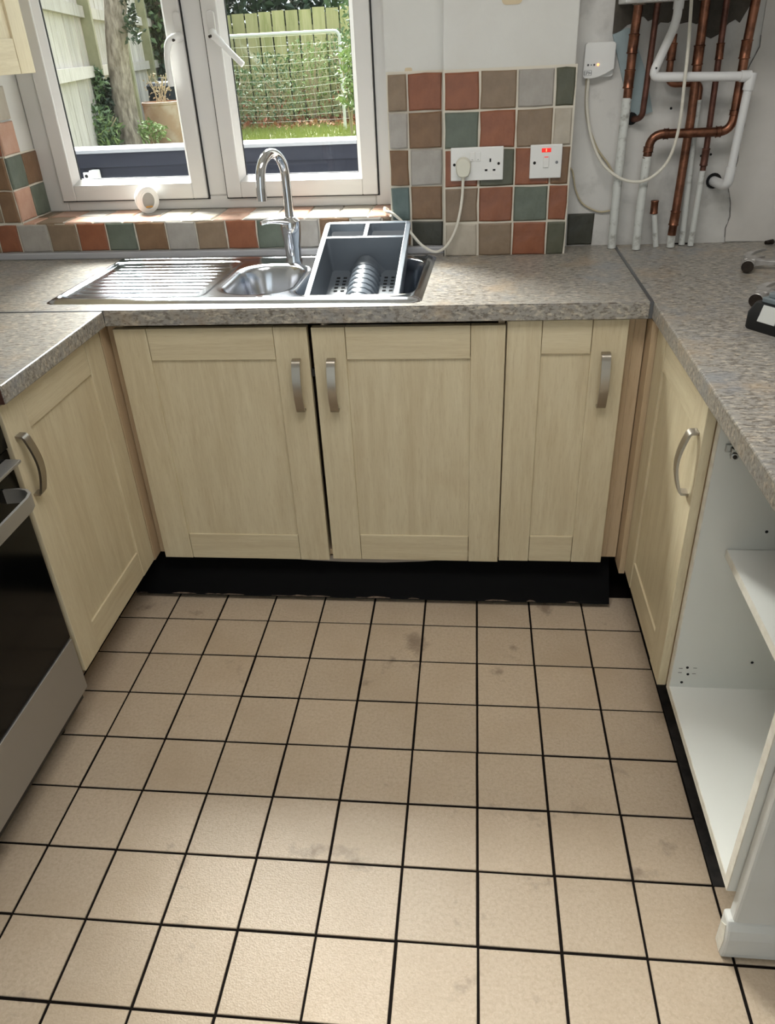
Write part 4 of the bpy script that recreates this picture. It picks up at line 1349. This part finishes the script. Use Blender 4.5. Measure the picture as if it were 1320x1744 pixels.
# back fence
bf = thing('back_fence', 'mossy green-brown board fence across the end of the garden', 'fence', (-2.2, 9.0, GZ))
k = 0
x = -3.75
while x < -.2:
    w = .145
    MB().box(x, x+w, 9.0, 9.02, GZ-.06, 1.822+.02*(x+2.9)+random.uniform(-.012, .012)).build('board', 'fence_green', bf)
    x += w+.019
for z in (.85, 1.6):
    MB().box(-3.75, -.2, 9.025, 9.08, z, z+.08).build('rail', 'fence_post', bf)
for x in (-3.6, -1.9, -.3):
    MB().box(x, x+.09, 9.08, 9.17, GZ-.06, 1.80).build('post', 'fence_post', bf)

# goal with net
go = thing('football_goal', 'small white tube football goal with net before the back fence', 'goal', (-1.95, 7.3, GZ))
gx0, gx1, gt = -2.95, -1.385, 1.580
pts = [(gx0, 7.3, GZ)] + [(gx0, 7.3, gt-.06)] + bend((gx0, 7.3, gt-.05), (gx0, 7.3, gt), (gx0+.06, 7.3, gt), 5) + [(gx1-.07, 7.3, gt)] + bend((gx1-.06, 7.3, gt), (gx1, 7.3, gt), (gx1, 7.3, gt-.07), 5) + [(gx1, 7.3, GZ)]
MB().tube(pts, .016, 10).build('frame', 'goal_white', go, smooth=True)
nm = MB()
def npt(u, v):
    sag = .04*math.sin(math.pi*u)*math.sin(math.pi*v)
    return (gx0+.02+(gx1-gx0-.04)*u, 7.32+.55*v**1.3, gt-.02-(gt-GZ-.04)*v-sag)
for i in range(19):
    nm.tube([npt(i/18, j/12) for j in range(13)], .0014, 4, cap=False)
for j in range(13):
    nm.tube([npt(i/18, j/12) for i in range(19)], .0014, 4, cap=False)
nm.build('net', 'net_white', go, kind='stuff')

# tree
tr = thing('tree', 'grey-brown tree trunk leaning in front of the left fence', 'tree', (-2.81, 5.0, GZ))
mb = MB()
rings = []
for (x, z, r_) in ((-2.79, GZ-.05, .17), (-2.80, .83, .125), (-2.812, .95, .108), (-2.822, 1.04, .100), (-2.808, 1.22, .088), (-2.796, 1.41, .083), (-2.76, 1.62, .081), (-2.715, 1.83, .083), (-2.67, 2.1, .085), (-2.60, 2.6, .09), (-2.52, 3.2, .08)):
    n = 18
    rings.append([(x+r_*(1+.08*math.sin(3*a+z*5)+.05*math.sin(7*a+z*11))*math.cos(a), 4.98+r_*(1+.08*math.sin(3*a+z*5))*math.sin(a), z) for a in [2*math.pi*q/n for q in range(n)]])
mb.loft(rings).build('trunk', 'bark', tr, smooth=True)
for p in ([(-2.70, 5, 1.9), (-2.95, 5.05, 2.25), (-3.2, 5.1, 2.7)], [(-2.6, 5, 2.3), (-2.3, 5.0, 2.7), (-2.1, 5.1, 3.2)]):
    MB().tube(smooth_path(p, 4), .035, 8).build('branch', 'bark', tr, smooth=True)

def leaf_mesh(mb, p, size, rnd, narrow=.5, upb=0.0):
    d = Vector((rnd.gauss(0, 1), rnd.gauss(0, 1), rnd.gauss(upb, 1))).normalized()
    s_ = d.cross(Vector((rnd.gauss(0, 1), rnd.gauss(0, 1), rnd.gauss(0, 1)))).normalized()
    L = size*rnd.uniform(.6, 1.3)
    p = Vector(p)
    n_ = d.cross(s_)*L*.12
    v = mb.verts([p, p+d*L*.5+s_*L*narrow*.5+n_, p+d*L, p+d*L*.5-s_*L*narrow*.5+n_])
    mb.face([v[0], v[1], v[2]]); mb.face([v[0], v[2], v[3]])
def foliage(parent, name, m, n, fn, size, seed=1, narrow=.5, upb=0.0, local=False):
    rnd = random.Random(seed)
    mb = MB()
    for _ in range(n):
        leaf_mesh(mb, fn(rnd), size, rnd, narrow, upb)
    bm = mb.bm
    bm.transform(MW[parent.name].inverted())
    me = bpy.data.meshes.new(name)
    bm.to_mesh(me); bm.free()
    me.materials.append(MATS[m])
    o = bpy.data.objects.new(name, me)
    COL.objects.link(o); o.parent = parent
    o['kind'] = 'stuff'
    return o
def blob(cx, cy, cz, rx, ry, rz):
    def f(r):
        while True:
            a, b, c = r.uniform(-1, 1), r.uniform(-1, 1), r.uniform(-1, 1)
            if a*a+b*b+c*c < 1: return (cx+a*rx, cy+b*ry, cz+c*rz)
    return f
foliage(tr, 'crown', 'leaf_mid', 1500, blob(-2.5, 5.2, 3.6, 1.3, 1.0, .9), .10, 5)
foliage(tr, 'ivy', 'leaf_dark', 260, lambda r: (-2.625+.05*r.gauss(0, .5), 4.95+r.uniform(-.06, .10), r.uniform(1.55, 2.05)), .05, 6)

def shrub(name, label, cat, base, parts, stems=5, spread=.15, height=.5, seed=1, group=None):
    t = thing(name, label, cat, base, group=group)
    rnd = random.Random(seed)
    sm = MB()
    for k in range(stems):
        a = rnd.uniform(0, 6.28)
        q = (base[0]+spread*math.cos(a)*rnd.uniform(.3, 1), base[1]+spread*.5*math.sin(a), base[2]+height*rnd.uniform(.6, 1))
        mid = ((base[0]*1.4+q[0]*.6)/2, (base[1]+q[1])/2, base[2]+height*.45)
        sm.tube(smooth_path([(base[0]+rnd.uniform(-.02, .02), base[1], base[2]), mid, q], 3), .005, 5)
    sm.build('stems', 'twig', t)
    for (nm, m, n, fn, size, narrow) in parts:
        foliage(t, nm, m, n, fn, size, seed+hash(nm) % 3 + n, narrow)
    return t
shrub('weedy_shrub', 'dense green weeds around the foot of the tree', 'plant', (-2.97, 4.7, GZ+.05),
      [('leaves', 'leaf_mid', 900, blob(-2.98, 4.72, .95, .20, .18, .24), .055, .5), ('pale_leaves', 'leaf_light', 260, blob(-2.94, 4.62, .92, .22, .15, .20), .06, .25)], 8, .2, .4, 11)
shrub('ivy_shrub', 'dark ivy climbing between the left fence and the tree', 'plant', (-2.92, 5.02, GZ+.05),
      [('leaves', 'leaf_dark', 500, blob(-2.93, 4.96, 1.14, .09, .10, .20), .05, .6), ('pale_leaves', 'leaf_mid', 160, blob(-2.97, 4.9, 1.28, .08, .08, .12), .05, .5)], 6, .1, .6, 12)
# compost bin
cbn = thing('compost_bin', 'black plastic compost bin behind the rusty drum', 'compost bin', (-3.03, 6.6, GZ))
MB().lathe([(.245, 0), (.235, .10), (.225, .30), (.235, .31), (.235, .33), (.215, .34), (.205, .50)], (-3.03, 6.7, GZ), 28).build('body', 'bin_black', cbn, smooth=True, angle=35)
MB().lathe([(.205, .50), (.215, .505), (.215, .535), (.19, .56), (.10, .575), (.09, .60), (.02, .605)], (-3.03, 6.7, GZ), 28).build('lid', 'bin_black', cbn, smooth=True, angle=35)
# rusty drum planter
dm = thing('rusty_drum', 'rusty metal drum used as a planter beside the tree', 'planter', (-2.61, 5.2, GZ))
MB().lathe([(.142, 0), (.145, .15), (.148, .30), (.151, .44), (.156, .445), (.156, .462), (.148, .465), (.146, .43)], (-2.605, 5.25, GZ), 28, cap1=True).build('drum', 'rusty_drum', dm, smooth=True, angle=40)
dp = thing('dry_plant', 'dry brown twiggy plant growing out of the rusty drum', 'plant', (-2.60, 5.25, GZ+.43))
rnd = random.Random(4)
tw = MB()
for k in range(14):
    a, s_ = rnd.uniform(0, 6.28), rnd.uniform(.05, .15)
    q = (-2.60+s_*math.cos(a), 5.25+s_*math.sin(a)*.6, GZ+.46+rnd.uniform(.08, .22))
    tw.tube([(-2.60+rnd.uniform(-.05, .05), 5.25, GZ+.42), ((-2.60+q[0])/2, 5.25, GZ+.54), q], .003, 5)
tw.build('twigs', 'twig', dp)
foliage(dp, 'dry_leaves', 'twig', 70, blob(-2.60, 5.25, GZ+.57, .13, .08, .10), .03, 9)
shrub('low_plant', 'low bright green plant in front of the rusty drum', 'plant', (-2.60, 4.95, GZ+.05), [('leaves', 'leaf_light', 220, blob(-2.62, 4.95, .93, .14, .08, .09), .045, .45)], 5, .1, .28, 21)
# ivy hedge behind the bin and bushes above the fence
hg = thing('ivy_hedge', 'tall dark ivy hedge filling the corner behind the compost bin', 'hedge', (-3.55, 8.2, GZ))
MB().tube(smooth_path([(-3.55, 8.2, GZ), (-3.5, 8.2, 1.4), (-3.55, 8.2, 2.2)], 4), .04, 8).build('stem', 'bark', hg)
def hedge_fn(x0, x1, y0, y1, z0, z1): return lambda r: (r.uniform(x0, x1), r.uniform(y0, y1), r.uniform(z0, z1))
foliage(hg, 'leaves', 'leaf_dark', 5200, hedge_fn(-4.0, -3.02, 8.0, 8.6, GZ+.3, 2.6), .085, 31, .7)
foliage(hg, 'pale_leaves', 'leaf_mid', 500, hedge_fn(-4.0, -3.02, 7.95, 8.1, 1.0, 2.6), .075, 32, .7)
bs = thing('bush_beyond_fence', 'dark leafy bush rising behind the back fence', 'bush', (-2.4, 10.2, GZ))
MB().tube([(-2.4, 10.2, GZ), (-2.4, 10.2, 2.2)], .05, 8).build('stem', 'bark', bs)
foliage(bs, 'leaves', 'leaf_dark', 5200, hedge_fn(-3.6, -1.95, 9.35, 10.2, GZ, 2.75), .11, 33, .7)
bs = thing('bush_beyond_fence', 'lighter bush behind the right end of the back fence', 'bush', (-1.2, 10.2, GZ))
MB().tube([(-1.2, 10.2, GZ), (-1.2, 10.2, 2.2)], .05, 8).build('stem', 'bark', bs)
foliage(bs, 'leaves', 'leaf_mid', 4600, hedge_fn(-1.85, -.3, 9.35, 10.2, GZ, 2.45), .11, 34, .7)
# plants along the fence seen through the right pane
for i, (x, y, h, s_, lab, m2) in enumerate((
        (-2.75, 8.0, .62, .30, 'leafy weeds growing behind the net near the left goal post', 'leaf_mid'),
        (-2.30, 8.3, .75, .28, 'taller green shrub in the middle of the back fence', 'leaf_mid'),
        (-1.90, 8.4, .85, .26, 'bushy plant behind the net right of the middle', 'leaf_light'),
        (-1.52, 8.5, .95, .20, 'climbing plant behind the right goal post', 'leaf_mid'))):
    shrub('fence_plant', lab, 'plant', (x, y, GZ), [('leaves', m2, 620, (lambda x=x, y=y, h=h, s_=s_: lambda r: (x+r.gauss(0, s_*.6), y+r.uniform(-.2, .3), GZ+h*r.random()**.8))(), .05, .5),
          ('dry_leaves', 'leaf_dry', 90, (lambda x=x, y=y, h=h, s_=s_: lambda r: (x+r.gauss(0, s_*.6), y+r.uniform(-.2, .3), GZ+h*.5*r.random()))(), .045, .5)], 12, s_, h, 40+i, group='plants along the back fence')
shrub('climber', 'ivy and honeysuckle climbing at the right edge of the window view', 'plant', (-1.22, 6.6, GZ), [('leaves', 'leaf_light', 420, lambda r: (-1.17+r.gauss(0, .07), 6.6+r.uniform(-.1, .1), r.uniform(.95, 1.45)), .06, .5), ('dark_leaves', 'leaf_mid', 420, lambda r: (-1.16+r.gauss(0, .05), 6.7+r.uniform(-.1, .1), r.uniform(.9, 1.9)), .06, .5)], 7, .12, .7, 51)
# fallen leaves and grass: uncountable
fl = thing('fallen_leaves', 'red-brown fallen leaves lying in front of the back fence', 'leaves', (-2.0, 8.2, GZ), kind='stuff')
foliage(fl, 'leaf_litter', 'leaf_dry', 800, lambda r: (r.uniform(-2.9, -1.1), r.uniform(7.6, 8.9), GZ+r.uniform(.01, .06)), .06, 61, .8)
gr = MB()
rnd = random.Random(3)
for _ in range(9000):
    x, y = rnd.uniform(-3.2, .2), rnd.uniform(4.8, 8.0)
    h = rnd.uniform(.03, .09)
    z = GZ+.06*max(0, (8-y)/4)
    dx_, dy_ = rnd.gauss(0, .02), rnd.gauss(0, .02)
    w = .006
    v = gr.verts([(x-w, y, z-.02), (x+w, y, z-.02), (x+dx_, y+dy_, z+h)])
    gr.face(v)
go_ = gr.build('grass', 'grass', label='bright green lawn grass between the dark wall and the fence', cat='grass', kind='stuff')
